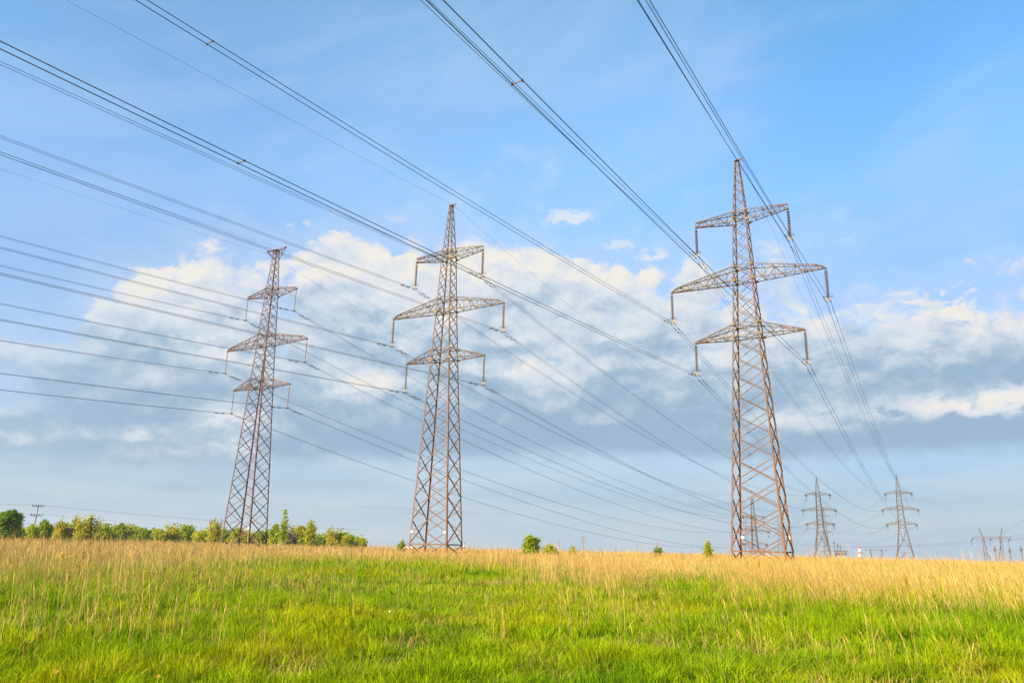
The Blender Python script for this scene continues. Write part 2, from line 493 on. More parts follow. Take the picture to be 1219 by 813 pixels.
def cross_arm(root, hw, sx, z, L, d, dt, e, n, Mb, Mg, ch=.115, br=.065, gus=True):
    db = .45 if (dt > .25 and e == 0) else 0.0
    hx0, hy0 = hw(z - db); hx1, hy1 = hw(z + d)
    mb = MB()
    B = {}; T = {}
    for sy in (-1, 1):
        b0 = Vector((sx * hx0, sy * hy0, z - db)); b1 = Vector((sx * L, sy * .13, z))
        t0 = Vector((sx * hx1, sy * hy1, z + d)); t1 = Vector((sx * (L - e), sy * (.13 + e * .08), z + dt))
        B[sy] = [lerp(b0, b1, i / n) for i in range(n + 1)]
        if e > 0: B[sy][n - 1] = lerp(b0, b1, (L - e - hx0) / (L - hx0)) if n > 1 else B[sy][n - 1]
        m = n - 1 if e > 0 else n
        T[sy] = [lerp(t0, t1, i / m) for i in range(m + 1)]
        N = (0, sy, 0)
        mb.angle(b0, b1, ch, .016, N)
        mb.angle(t0, t1, ch * .9, .016, N)
        if e > 0: mb.angle(t1, b1 + Vector((0, 0, .07)), ch * .9, .016, N)
        for i in range(1, m + 1):
            mb.angle(B[sy][i] - Vector((0, sy * .01, 0)), T[sy][i] - Vector((0, sy * .01, 0)), br, .01, N)
        for i in range(m):
            a, b = (B[sy][i], T[sy][i + 1]) if i % 2 else (T[sy][i], B[sy][i + 1])
            mb.angle(a - Vector((0, sy * .03, 0)), b - Vector((0, sy * .03, 0)), br, .01, N)
    for i in range(n):
        a, b = (B[-1][i], B[1][i + 1]) if i % 2 else (B[1][i], B[-1][i + 1])
        mb.bar(a + Vector((0, 0, -.03)), b + Vector((0, 0, -.03)), br * .9, .02)
        if i: mb.bar(B[-1][i] + Vector((0, 0, .03)), B[1][i] + Vector((0, 0, .03)), br * .9, .02)
    for i in range(len(T[1]) - 1):
        a, b = (T[-1][i], T[1][i + 1]) if i % 2 else (T[1][i], T[-1][i + 1])
        mb.bar(a + Vector((0, 0, .03)), b + Vector((0, 0, .03)), br * .9, .02)
        if i: mb.bar(T[-1][i] - Vector((0, 0, .03)), T[1][i] - Vector((0, 0, .03)), br * .9, .02)
    mb.box((sx * (L - .02), 0, z - .02), (.22, .36, .16))
    arm = mb.build('cross_arm', Mb, root)
    if gus:
        for sy in (-1, 1):
            for hx, hy, zz in ((hx0, hy0, z - db), (hx1, hy1, z + d)):
                q = MB(); big = .85 if zz < z + .1 else .6
                y = sy * (hy + .028)
                x = sx * (hx + .06)
                w, h = .36 * big, .22 * big
                A = [Vector((x - sx * w * 1.0, y, zz - h)), Vector((x + sx * w * .9, y, zz - h * .4)), Vector((x + sx * w * 1.1, y, zz + h * .3)), Vector((x + sx * w * .1, y, zz + h)), Vector((x - sx * w * .9, y, zz + h))]
                q.prism(A, [p + Vector((0, sy * .018, 0)) for p in A])
                q.build('gusset_plate', Mg, arm)
    return arm

_disc_cache = {}
def disc_string(root, x, z, l, mat):
    key = ('disc', mat.name)
    if key not in _disc_cache:
        mb = MB()
        z0 = -.30; nd = 16; sp = (l - .28 - .52) / nd
        for i in range(nd):
            zz = z0 - i * sp
            mb.lathe([(.06, zz - .02), (.175, zz - .075), (.18, zz - .105), (.06, zz - .125)], 10)
        o = mb.build('insulator_string', mat, root, True)
        k_ = MB(); k_.lathe([(.03, 0), (.03, -.28), (.052, -.30), (.052, -l + .46), (.03, -l + .44), (.035, -l + .12)], 7)
        k_.build('cap_and_pin_chain', M_cap, o, True)
        r = MB(); r.torus((0, 0, -l + .58), .42, .022, 20, 5, 1.15, .85)
        r.bar((-.47, 0, -l + .58), (.47, 0, -l + .40), .03); 
        rg = r.build('grading_ring', M_fit, o, True)
        y = MB(); a = [Vector((-.12, -.02, -l + .34)), Vector((.12, -.02, -l + .34)), Vector((.30, -.02, -l + .14)), Vector((.30, -.02, -l + .06)), Vector((-.30, -.02, -l + .06)), Vector((-.30, -.02, -l + .14))]
        y.prism(a, [p + Vector((0, .04, 0)) for p in a])
        for s in (-1, 1):
            y.bar((s * .21, 0, -l + .06), (s * .21, 0, -l - .06), .05)
            y.bar((s * .21, -.28, -l - .07), (s * .21, .28, -l - .07), .075, .09)
        yk = y.build('yoke_plate', M_fit, o)
        o.location = (x, 0, z)
        _disc_cache[key] = o
        return o
    o = copy_tree(_disc_cache[key], root); o.location = (x, 0, z)
    return o

def rod_string(root, x, z, l):
    if 'rod' not in _disc_cache:
        mb = MB(); prof = [(.03, 0), (.03, -.35), (.055, -.36), (.055, -.55)]
        k = 26; z0 = -.55; sp = (l - 1.2) / k
        for i in range(k):
            zz = z0 - i * sp
            prof += [(.045, zz - .01), (.088, zz - sp * .45), (.05, zz - sp * .6)]
        prof += [(.055, -l + .60), (.055, -l + .42), (.03, -l + .40), (.03, -l + .1)]
        mb.lathe(prof, 8)
        o = mb.build('insulator_rod', M_poly, root, True)
        y = MB(); y.box((0, 0, -l + .10), (.56, .05, .14))
        for s in (-1, 1):
            y.bar((s * .21, -.26, -l - .05), (s * .21, .26, -l - .05), .08, .10)
            y.bar((s * .21, 0, -l + .08), (s * .21, 0, -l - .02), .04)
        y.build('yoke_plate', M_fit, o)
        o.location = (x, 0, z); _disc_cache['rod'] = o
        return o
    o = copy_tree(_disc_cache['rod'], root); o.location = (x, 0, z)
    return o

def sign_plate(root, hw, cx, sx, sy, z):
    hx, hy = hw(z)
    mb = MB(); mb.box((0, 0, 0), (.36, .02, .30))
    mb.build('warning_plate', M_plate, root, loc=(sx * hx + cx, sy * hy - .05, z))

# --- suspension pylon with disc strings (the two right-hand lines)
TAB_A = [(-.4, 2.95, 1.86), (1.5, 2.84, 1.80), (25.5, 1.5, 1.12), (32.4, 1.13, .95), (40.4, .80, .72), (48.3, .24, .22)]
ARMS_A = [(40.44, 5.54, .80, .60, 0, 5), (32.36, 9.01, 1.78, .52, .8, 7), (25.5, 6.25, 1.42, .10, 0, 4)]
L_INS = 3.93
def pylon_a(name, loc, yaw, mat_disc, plate_side):
    root = empty(name, loc, yaw)
    lv = []
    for z, L, d, dt, e, n in ARMS_A: lv += [z, z + d]
    hw = legs_and_bracing(root, 48.2, TAB_A, M_leg, M_steel, [.20, .10], -.4, 1.5, lv, lambda h: .75 * h + .85)
    for z, L, d, dt, e, n in ARMS_A:
        for sx in (-1, 1):
            cross_arm(root, hw, sx, z, L, d, dt, e, n, M_steel, M_gusset)
            disc_string(root, sx * L, z, L_INS, mat_disc)
    pk = MB(); pk.box((0, 0, 48.25), (.62, .56, .10)); pk.bar((-.1, 0, 48.32), (.75, 0, 48.36), .12, .10)
    pk.bar((.68, 0, 48.3), (.68, 0, 47.95), .05)
    pk.build('peak_cap', M_gusset, root)
    sign_plate(root, hw, .25, -1, plate_side, 3.0)
    sign_plate(root, hw, -.30, 1, plate_side, 3.0)
    return root

P3 = (27.439, 82.699); Y3 = .56480
P2 = (-9.093, 97.152); Y2 = .50220
P1 = (-40.368, 117.578); Y1 = .53679
t3 = pylon_a('lattice_pylon', (P3[0], P3[1], 0), Y3, M_porc, 1)
tag(t3, 'tallest rusty lattice pylon with dark disc insulators, nearest on the right', 'pylon', 'three near pylons')
_disc_cache.clear()
t2 = pylon_a('lattice_pylon', (P2[0], P2[1], 0), Y2, M_glassdisc, -1)
tag(t2, 'middle rusty lattice pylon with pale disc insulators and pointed peak', 'pylon', 'three near pylons')

# --- suspension pylon with slim polymer insulators and a T-shaped peak (left line)
TAB_B = [(-.4, 3.12, 1.80), (2.2, 3.03, 1.73), (25.3, 1.55, 1.14), (32.3, 1.15, .98), (41.2, .80, .75), (49.0, .36, .34)]
ARMS_B = [(41.22, 5.77, .95, .28, 0, 5), (32.33, 9.31, 1.78, .52, .8, 8), (25.28, 6.47, 1.42, .10, 0, 5)]
t1 = empty('lattice_pylon', (P1[0], P1[1], 0), Y1)
tag(t1, 'dark red lattice pylon with T-shaped top and slim rod insulators, farthest left', 'pylon', 'three near pylons')
lv = []
for z, L, d, dt, e, n in ARMS_B: lv += [z, z + d]
hwb = legs_and_bracing(t1, 48.9, TAB_B, M_redleg, M_red, [.20, .11], -.4, None, lv, lambda h: .72 * h + .80)
for z, L, d, dt, e, n in ARMS_B:
    for sx in (-1, 1):
        cross_arm(t1, hwb, sx, z, L, d, dt, e, n, M_red, M_redleg)
        rod_string(t1, sx * L, z, 3.77)
for sx in (-1, 1):
    mb = MB()
    for sy in (-1, 1):
        mb.angle((sx * .34, sy * .32, 49.0), (sx * 2.13, sy * .06, 49.3), .11, .015, (0, sy, 0))
        mb.angle((sx * .42, sy * .40, 47.4), (sx * 2.13, sy * .07, 49.15), .10, .015, (0, sy, 0))
        mb.angle((sx * 1.1, sy * .22, 49.12), (sx * 1.1, sy * .26, 48.1), .06, .01, (0, sy, 0))
    mb.box((sx * 2.1, 0, 49.22), (.4, .3, .14))
    mb.bar((sx * 2.13, 0, 49.2), (sx * 2.13, 0, 48.75), .05)
    mb.build('peak_bracket', M_redleg, t1)
mb = MB(); mb.box((0, 0, 49.05), (.9, .8, .12)); mb.build('peak_cap', M_redleg, t1)
sign_plate(t1, hwb, -.2, 1, -1, 3.2)

# --- anchor pylons of the next row, about 300 m farther on
def pylon_anchor(loc, yaw, low, tpeak):
    """low = height of the lowest arm above its own foot"""
    root = empty('anchor_pylon', loc, yaw)
    z1, z2, z3 = low, low + 6.45, low + 13.6
    H = low + 21.9 if not tpeak else low + 23.4
    waist = low - 1.6
    node = waist - 5.2
    br = max(node - 5.4, 1.0)
    tab = [(-.3, 4.6, 4.6), (br, 3.1 if br > 1.5 else 4.1, 3.1 if br > 1.5 else 4.1), (waist, 1.5, 1.5), (z1, 1.42, 1.42), (z2, 1.18, 1.18), (z3, .95, .95), (H, .14 if not tpeak else .4, .14 if not tpeak else .4)]
    if br <= 1.5: tab[0] = (-.3, 4.3, 4.3)
    hw = pw(tab)
    cuts = [t[0] for t in tab]
    for sx in (-1, 1):
        for sy in (-1, 1):
            mb = MB()
            for a, b in zip(cuts[:-1], cuts[1:]):
                ha, hb_ = hw(a), hw(b)
                mb.angle((sx * ha[0], sy * ha[1], a), (sx * hb_[0], sy * hb_[1], b), .24 if b <= z3 else .15, .03, (sx, sy, 0))
            mb.build('leg', M_far, root)
    mb = MB()
    for nrm, c0, c1 in (((0, -1, 0), (-1, -1), (1, -1)), ((0, 1, 0), (1, 1), (-1, 1)), ((1, 0, 0), (1, -1), (1, 1)), ((-1, 0, 0), (-1, 1), (-1, -1))):
        n = Vector(nrm)
        def P(c, z): h = hw(z); return Vector((c[0] * h[0], c[1] * h[1], z)) - n * .02
        zs = [waist]
        while zs[-1] < H - 1: zs.append(min(H - .3, zs[-1] + 1.45 * hw(zs[-1])[0] + .35))
        for a, b in zip(zs[:-1], zs[1:]):
            s = .13 if a < z3 else .08
            mb.angle(P(c0, a), P(c1, b), s, .015, n); mb.angle(P(c1, a) - n * .03, P(c0, b) - n * .03, s, .015, -n)
        mid = (P(c0, node) + P(c1, node)) / 2
        for z in (waist, node, br): mb.angle(P(c0, z) + n * .04, P(c1, z) + n * .04, .17, .02, n)
        for c in (c0, c1):
            mb.angle(P(c, waist), mid, .15, .02, n); mb.angle(mid, P(c, br), .15, .02, n)
            a = lerp(P(c, waist), mid, .5); mb.angle(a, P(c, (waist + node) / 2), .09, .012, n)
            a = lerp(mid, P(c, br), .5); mb.angle(a, P(c, (br + node) / 2), .09, .012, n); mb.angle(a, P(c, node), .09, .012, n)
            midb = (P(c0, br) + P(c1, br)) / 2
            if br > 1.5: mb.angle(midb, P(c, .2), .13, .02, n); mb.angle(lerp(midb, P(c, .2), .5), P(c, br), .09, .012, n)
        for z in (z1, z2, z3, z1 + 1.3, z2 + 1.4, z3 + 1.2): mb.angle(P(c0, z) + n * .04, P(c1, z) + n * .04, .13, .02, n)
    mb.build('bracing', M_far, root)
    for z, L, d, nb in ((z3, 5.65, 1.2, 4), (z2, 7.5, 1.4, 6), (z1, 6.2, 1.3, 4)):
        for sx in (-1, 1):
            cross_arm(root, hw, sx, z, L, d, .22, 0, nb, M_far, M_far, .17, .10, False)
            for sy in (-1, 1):
                for o_ in (-.25, .25):
                    q = MB()
                    x0 = sx * (L - .35) + o_
                    n_ = 12; p0 = Vector((x0, sy * .2, z - .1)); p1 = Vector((x0, sy * 3.0, z - .55))
                    q.tube([p0, p1], .05, 5)
                    for i in range(n_):
                        c = lerp(p0, p1, .12 + .76 * i / n_); dd = (p1 - p0).normalized()
                        q.tube([c - dd * .05, c + dd * .05], .17, 7)
                    q.build('tension_insulator', M_porc, root)
            j = MB()
            x0 = sx * (L - .35)
            j.tube([(x0, -3.0 + 6.0 * i / 10, z - .55 - 2.6 * math.sin(math.pi * i / 10) ** .7) for i in range(11)], .045, 4)
            j.build('jumper_wire', M_wire_far, root)
    if tpeak:
        for sx in (-1, 1):
            q = MB(); q.bar((sx * .35, 0, H), (sx * 2.2, 0, H + .25), .16); q.bar((sx * .45, 0, H - 1.6), (sx * 2.2, 0, H + .1), .12)
            q.build('peak_bracket', M_far, root)
    return root
N3 = (177.132, 341.941); N2 = (147.733, 359.894); N1 = (126.45, 391.996)
n3 = pylon_anchor((*N3, -4.5), .502, 18.68, False)
tag(n3, 'distant anchor pylon with splayed legs, right one of the far pair', 'pylon', 'far row of anchor pylons')
n2 = copy_tree(n3); n2.location = (*N2, -4.5); n2.rotation_euler = (0, 0, -.493)
tag(n2, 'distant anchor pylon with splayed legs, just right of the nearest pylon foot', 'pylon')
n1 = pylon_anchor((*N1, -4.5), .511, 9.0, True)
tag(n1, 'low distant T-topped anchor pylon seen through the legs of the tallest pylon', 'pylon', 'far row of anchor pylons')

# --- faint suspension pylons beyond them
def polar(az, d): return (d * math.sin(az), d * math.cos(az))
FARS = []
for az, d, lab in ((.3945, 790, 'faint far pylon half hidden behind the distant anchor pylon, left of chimney'),
                   (.3416, 950, 'faint far pylon with long left arms, seen past the right leg of the tallest pylon'),
                   (.3030, 1000, 'faintest far pylon, behind the low T-topped one between the tallest pylon legs')):
    x, y = polar(az, d)
    r = empty('lattice_pylon', (x, y, -6.0), .20)
    hw = legs_and_bracing(r, 48.2, TAB_A, M_far, M_far, [.26, .16], -.4, 1.5, [], lambda h: 1.5 * h + 1.6)
    for z, L, d_, dt, e, n in ARMS_A:
        for sx in (-1, 1):
            cross_arm(r, hw, sx, z, L, d_, dt, e, max(2, n // 2), M_far, M_far, .2, .13, False)
            q = MB(); q.tube([(sx * L, 0, z), (sx * L, 0, z - 3.9)], .12, 5); q.build('insulator_string', M_porc, r)
    tag(r, lab, 'pylon', 'faint pylons on the horizon')
    FARS.append((x, y, r))

# ------------------------------------------------------------------ conductors
def local_pt(P, yaw, r, f, z):
    return Vector((P[0] + math.cos(yaw) * r + math.sin(yaw) * f, P[1] - math.sin(yaw) * r + math.cos(yaw) * f, z))

C_FRONT = 3.25e-4
def span_back(A, b, s, c, tmax, n=46):
    ts = [tmax * (i / n) ** 1.25 for i in range(n + 1)]
    return [Vector((A.x - t * math.sin(b), A.y - t * math.cos(b), A.z - s * t + c * t * t)) for t in ts]
def span_to(A, B, c, n=44):
    L = (B - A).xy.length
    return [A + (B - A) * (i / n) - Vector((0, 0, c * L * L * (i / n) * (1 - i / n))) for i in range(n + 1)]

damper_me = None
def damper(parent, loc, d):
    global damper_me
    if damper_me is None:
        q = MB(); q.bar((0, -.24, -.09), (0, .24, -.09), .025)
        q.box((0, 0, -.045), (.05, .06, .10))
        for s in (-1, 1): q.tube([(0, s * .15, -.09), (0, s * .30, -.09)], .05, 6)
        o = q.build('vibration_damper', M_wire, parent); damper_me = o.data
    else:
        o = bpy.data.objects.new('vibration_damper', damper_me); C.objects.link(o); o.parent = parent
    o.location = loc
    d = Vector(d).normalized()
    o.rotation_euler = (math.asin(max(-1, min(1, d.z))), 0, math.atan2(-d.x, d.y))
    return o

def bundle(A, B, yaw, b, s, c, label, spacers, tmax=170):
    root = empty('twin_conductor', A)
    right = Vector((math.cos(yaw), -math.sin(yaw), 0))
    back = span_back(A, b, s, c, tmax)
    fwd = span_to(A, B, C_FRONT)
    pts = list(reversed(back)) + fwd[1:]
    for sd in (-1, 1):
        off = right * (.21 * sd)
        mb = MB(); mb.tube([p + off - A for p in pts], .0185, 5)
        mb.build('conductor', M_wire, root, True)
        for dist in (1.6, 2.7):
            t = dist + sd * .12
            db = Vector((-math.sin(b), -math.cos(b), -s)); df = (fwd[1] - fwd[0]).normalized()
            damper(root, off + db * t, db); damper(root, off + df * t, df)
    for t in spacers:
        p = Vector((A.x - t * math.sin(b), A.y - t * math.cos(b), A.z - s * t + c * t * t)) - A
        q = MB(); q.bar(p - right * .23, p + right * .23, .028, .035)
        for sd in (-1, 1): q.box(p + right * (.21 * sd), (.06, .10, .065))
        q.build('spacer', M_spacer, root)
    # spacers on the far span
    L = (B - A).length
    for t in (.2, .42, .64, .84):
        p = fwd[int(t * 44)] - A
        q = MB(); q.bar(p - right * .25, p + right * .25, .045, .06); q.build('spacer', M_spacer, root)
    tag(root, label, 'power line', 'twin conductors hung from the near pylons')
    return root

NAMES = {('U', -1): 'upper left', ('U', 1): 'upper right', ('M', -1): 'middle left', ('M', 1): 'middle right', ('L', -1): 'lower left', ('L', 1): 'lower right'}
BACK = {3: dict(UL=(.5220, .0844), UR=(.5241, .0863), ML=(.5230, .0864), MR=(.5236, .0855), LL=(.5218, .0828), LR=(.5197, .0804), c=1.72e-4),
        2: dict(UL=(.5763, .0594), UR=(.5753, .0555), ML=(.5770, .0632), MR=(.5755, .0548), LL=(.5769, .0634), LR=(.5764, .0587), c=.72e-4),
        1: dict(UL=(.6029, .0740), UR=(.6028, .0726), ML=(.6031, .0764), MR=(.6024, .0693), LL=(.6027, .0720), LR=(.6027, .0722), c=2.73e-4)}
SPC = {(3, 'LR'): [65.9], (3, 'ML'): [67.7], (3, 'LL'): [67.3], (3, 'UL'): [118], (3, 'UR'): [118], (3, 'MR'): [118], (2, 'UR'): [88], (2, 'UL'): [90]}
TNAME = {3: 'the tallest right-hand pylon', 2: 'the middle pylon', 1: 'the dark red left-hand pylon'}
for k, P, Y, arms, lins, N, NY, low in ((3, P3, Y3, ARMS_A, L_INS, N3, .502, 14.18), (2, P2, Y2, ARMS_A, L_INS, N2, .493, 14.18), (1, P1, Y1, ARMS_B, 3.77, N1, .511, 4.5)):
    nz = {'L': low, 'M': low + 6.45, 'U': low + 13.6}
    nl = {'U': 5.3, 'M': 7.15, 'L': 5.85}
    for lev, arm in zip('UML', arms):
        for sx in (-1, 1):
            key = lev + ('L' if sx < 0 else 'R')
            A = local_pt(P, Y, sx * arm[1], 0, arm[0] - lins - .07)
            B = local_pt(N, NY, sx * nl[lev], -3.0, nz[lev] - .55)
            b, s = BACK[k][key]
            bundle(A, B, Y, b, s, BACK[k]['c'], 'twin conductor hanging from the %s arm of %s' % (NAMES[lev, sx], TNAME[k]), SPC.get((k, key), []))

def single_wire(name, pts, r, label, cat, group=None, mat=None, n=5):
    A = pts[0]
    mb = MB(); mb.tube([p - A for p in pts], r, n)
    o = mb.build(name, mat or M_wire, None, True); o.location = A
    return tag(o, label, cat, group)
def earth(P, Y, r, z, b, s, c, B, label):
    A = local_pt(P, Y, r, 0, z)
    pts = list(reversed(span_back(A, b, s, c, 170))) + span_to(A, B, 2.6e-4)[1:]
    single_wire('earth_wire', pts, .011, label, 'earth wire', 'thin earth wires over the pylon tops')
earth(P3, Y3, .68, 47.95, .5168, .0792, 1.72e-4, local_pt(N3, .502, 0, 0, 36.0), 'thin single wire over the peak of the tallest right-hand pylon')
earth(P2, Y2, .68, 47.95, .5788, .0677, .72e-4, local_pt(N2, .493, 0, 0, 36.0), 'thin single wire over the peak of the middle pylon')
earth(P1, Y1, -2.13, 48.75, .6029, .0739, 2.73e-4, local_pt(N1, .511, -2.2, 0, 28.0), 'thin single wire from the left end of the T-shaped pylon top')
earth(P1, Y1, 2.13, 48.75, .6029, .0739, 2.73e-4, local_pt(N1, .511, 2.2, 0, 28.0), 'thin single wire from the right end of the T-shaped pylon top')
A = local_pt(P1, Y1, -1.5, -1.0, 26.4)
single_wire('fibre_cable', list(reversed(span_back(A, .6027, .066, 2.7e-4, 170))) + span_to(A, local_pt(N1, .511, -1.2, -1.2, 8.0), 3.2e-4)[1:], .010,
            'thin single cable fixed to the dark red pylon body at its lowest arms', 'cable')

# spans beyond the far anchors
for (N, NY, low, (fx, fy, fr), nm) in ((N3, .502, 14.18, FARS[0], 'the right far pylon'), (N2, .493, 14.18, FARS[1], 'the left far anchor pylon'), (N1, .511, 4.5, FARS[2], 'the low T-topped far pylon')):
    for lev, dz_, nl_, arm in (('U', 13.6, 5.3, ARMS_A[0]), ('M', 6.45, 7.15, ARMS_A[1]), ('L', 0, 5.85, ARMS_A[2])):
        for sx in (-1, 1):
            A = local_pt(N, NY, sx * nl_, 3.0, low + dz_ - .55)
            B = local_pt((fx, fy), .20, sx * arm[1], 0, arm[0] - 3.9 - 6.0)
            single_wire('overhead_wire', span_to(A, B, 1.75e-4, 30), .035, 'far wire behind the %s arm of %s' % (NAMES[lev, sx], nm), 'power line', 'faint wires beyond the far anchor pylons', M_wire_far, 4)

# ------------------------------------------------------------------ small far structures
def at(az, d, dz=0.0):
    x, y = polar(az, d)
    return Vector((x, y, gz(x, y) + dz))

# portal tower on the right
pd = 450.0
pa = .5650
base = at(pa, pd)
root = empty('portal_pylon', base, pa)
zt = EYE + math.tan(.0186 + .0) * pd - base.z          # beam height above its foot
tag(root, 'distant portal pylon with two leaning masts and one level beam, far right', 'pylon')
zb = zt
top = zb + 4.8
for sx, in ((-1,), (1,)):
    xf, xb, xt = sx * 3.4 - 1.6 * (sx > 0) * 0, sx * 5.6, sx * 7.0
    mb = MB()
    for a, b, w0, w1 in (((sx * 3.6, 0, 0), (sx * 3.65, 0, zb), 1.1, .8), ((sx * 3.65, 0, zb), (sx * 4.95, 0, top), .8, .2)):
        a = Vector(a); b = Vector(b)
        n = 9
        for ux, uy in ((-1, -1), (1, -1), (1, 1), (-1, 1)):
            mb.bar(a + Vector((ux * w0 / 2, uy * w0 / 2, 0)), b + Vector((ux * w1 / 2, uy * w1 / 2, 0)), .16)
        for i in range(n):
            p = lerp(a, b, i / n); q = lerp(a, b, (i + 1) / n); w = w0 + (w1 - w0) * i / n; w2 = w0 + (w1 - w0) * (i + 1) / n; e = 1 if i % 2 else -1
            for uy in (-1, 1): mb.bar(p + Vector((e * w / 2, uy * w / 2, 0)), q + Vector((-e * w2 / 2, uy * w2 / 2, 0)), .10)
            for ux in (-1, 1): mb.bar(p + Vector((ux * w / 2, e * w / 2, 0)), q + Vector((ux * w2 / 2, -e * w2 / 2, 0)), .10)
    mb.build('mast', M_far, root)
    q = MB(); q.bar((sx * 3.6, 0, zb - 1.0), (sx * 1.2, -4.0, 0), .22); q.build('stay', M_far, root)
mb = MB()
for y in (-.45, .45):
    for z in (zb - .45, zb + .45): mb.bar((-8.1, y, z), (8.1, y, z), .15)
for i in range(20):
    x0, x1 = -8.1 + i * .81, -8.1 + (i + 1) * .81; e = .45 if i % 2 else -.45
    for y in (-.45, .45): mb.bar((x0, y, zb - e), (x1, y, zb + e), .09)
mb.build('beam', M_far, root)
for x in (-7.8, 0, 7.8):
    for sy in (-1, 1):
        q = MB(); p0 = Vector((x, sy * .5, zb - .4)); p1 = Vector((x - 1.0, sy * 3.2, zb - 1.3)); q.tube([p0, p1], .16, 6)
        q.build('tension_insulator', M_porc, root)
    q = MB(); q.tube([(x - 1.0, -3.2 + 6.4 * i / 8, zb - 1.3 - 3.0 * math.sin(math.pi * i / 8)) for i in range(9)], .05, 4); q.build('jumper_wire', M_wire_far, root)
pr = Matrix.Rotation(-pa, 4, 'Z')
def pw_(x, y, z): return base + pr @ Vector((x, y, z))
single_wire('earth_wire', span_to(pw_(4.4, 0, zb + 2.0), pw_(42, -190, zb + 27), 1.2e-4, 24), .035, 'thin wire climbing to the right from the far portal pylon', 'earth wire', None, M_wire_far)
for i, (x, lab) in enumerate(((-7.8, 'left'), (0, 'middle'), (7.8, 'right'))):
    single_wire('overhead_wire', span_to(pw_(x - 1, -3.2, zb - 1.3), pw_(x + 60, -150, zb + 9), 3.0e-4, 24), .035, 'far wire running right from the %s of the portal pylon beam' % lab, 'power line', 'wires of the portal pylon', M_wire_far)
    single_wire('overhead_wire', span_to(pw_(x - 1, 3.2, zb - 1.3), pw_(x - 150, 260, zb - 2), 1.4e-4, 24), .035, 'far wire sinking left from the %s of the portal pylon beam' % lab, 'power line', 'wires of the portal pylon', M_wire_far)

# striped chimney
b = at(.4302, 1500); zc = EYE - b.z + 10.5
m_ch, nt, p_, q_ = new_mat('red_white_chimney_paint')
oz = nt.nodes.new('ShaderNodeSeparateXYZ'); nt.links.new(nt.nodes.new('ShaderNodeTexCoord').outputs['Object'], oz.inputs[0])
band = q_.m('GREATER_THAN', q_.m('FRACT', q_.mul(q_.sub(zc, oz.outputs[2]), 1 / 9.0)), .48)
band = q_.sub(1.0, band)
nt.links.new(q_.mix(band, (.70, .66, .62), (.50, .10, .055)), p_.inputs['Base Color'])
mb = MB(); mb.lathe([(2.9, 0), (2.4, 9), (1.9, zc)], 16); o = mb.build('factory_chimney', m_ch, None, True); o.location = b
tag(o, 'small red and white striped chimney on the horizon between two far pylons', 'chimney')

# substation gantry
b = at(.4490, 700)
r = empty('substation_gantry', b, .449)
h = EYE - b.z + 2.2
q = MB()
for x in (-5.0, 3.2): 
    q = MB(); q.bar((x, 0, 0), (x, 0, h + .6), .55); q.build('post', M_far, r)
q = MB(); q.bar((-9.5, 0, h), (8.5, 0, h), .5, .45); q.build('beam', M_far, r)
tag(r, 'small grey gantry of two posts and a level beam left of the right far pylon', 'gantry')
b = at(.4095, 800)
r = empty('substation_gantry', b, .41)
h = EYE - b.z
q = MB()
for x in (-4, 0, 4): q = MB(); q.bar((x, 0, 0), (x, 0, h + 1.5 + (x == 0) * 5), .5); q.build('post', M_far, r)
q = MB(); q.bar((-6, 0, h + .5), (6, 0, h + .5), 1.2, 1.4); q.bar((-5, 1, h - 2), (5, 1, h - 2), 1.4, 2.2); q.build('beam', M_far, r)
tag(r, 'low grey substation frame with three posts right of the distant anchor pylon', 'gantry')
for az, d, hh, lab in ((.4030, 700, 9.0, 'thin mast close to the right legs of the distant anchor pylon'), (.4068, 700, 7.0, 'thin mast beside the low grey substation frame'),
                       (.5800, 520, 4.6, 'short dark mast behind the grass below the right end of the portal beam'), (.5905, 520, 5.4, 'short dark mast right of the portal pylon'), (.6020, 520, 2.5, 'small dark mast at the far right horizon'),
                       (.5665, 500, 5.0, 'short dark mast between the two masts of the portal pylon')):
    b = at(az, d); q = MB(); H = EYE - b.z + hh
    q.bar((0, 0, 0), (0, 0, H), .38); q.box((0, 0, H - 2.2), (.9, .9, 1.1)); q.bar((-.7, 0, H - 1.2), (.7, 0, H - 1.2), .18)
    o = q.build('lightning_mast', M_far); o.location = b; tag(o, lab, 'mast', 'small masts of the substation')

def utility_pole(az, d, over, lab, arms=2, lean=0.0, w=1.1, th=.24):
    b = at(az, d)
    r = empty('utility_pole', b, az)
    H = EYE - b.z + over
    r.rotation_euler = (0, lean, -az)
    q = MB(); q.lathe([(th * .6, 0), (th * .42, H)], 8); q.build('pole', M_wood, r, True)
    for i in range(arms):
        z = H - .55 - i * over * .30
        q = MB(); q.bar((-w, -.1, z), (w, -.1, z), .14)
        a = q.build('crossarm', M_wood, r)
        for x in (-w + .1, -w * .4, w * .4, w - .1):
            q = MB(); q.lathe([(.03, 0), (.05, .08), (.10, .14), (.10, .26), (.04, .32)], 6); q.build('pin_insulator', M_porc, a, loc=(x, -.1, z + .07))
    tag(r, lab, 'utility pole')
    return b, H
b, H = utility_pole(-.5545, 190, 6.3, 'leaning wooden pole with two crossarms behind the shrubs at far left', 2, .02)
for i, (x, z, l1) in enumerate(((-1.0, H - .2, 'outer left end of top'), (1.0, H - .2, 'outer right end of top'), (0.9, H - 2.1, 'outer right end of lower'))):
    p0 = b + Vector((x * math.cos(.55), x * math.sin(.55), z))
    pts = list(reversed(span_to(p0, p0 + Vector((-60, -12, 0)), 4e-4, 16))) + span_to(p0, p0 + Vector((62, 30, -3.2)), 4e-4, 16)[1:]
    single_wire('pole_wire', pts, .012, 'thin wire through the %s crossarm of the leaning wooden pole' % l1, 'wire', 'wires of the wooden pole', M_wire_far, 4)
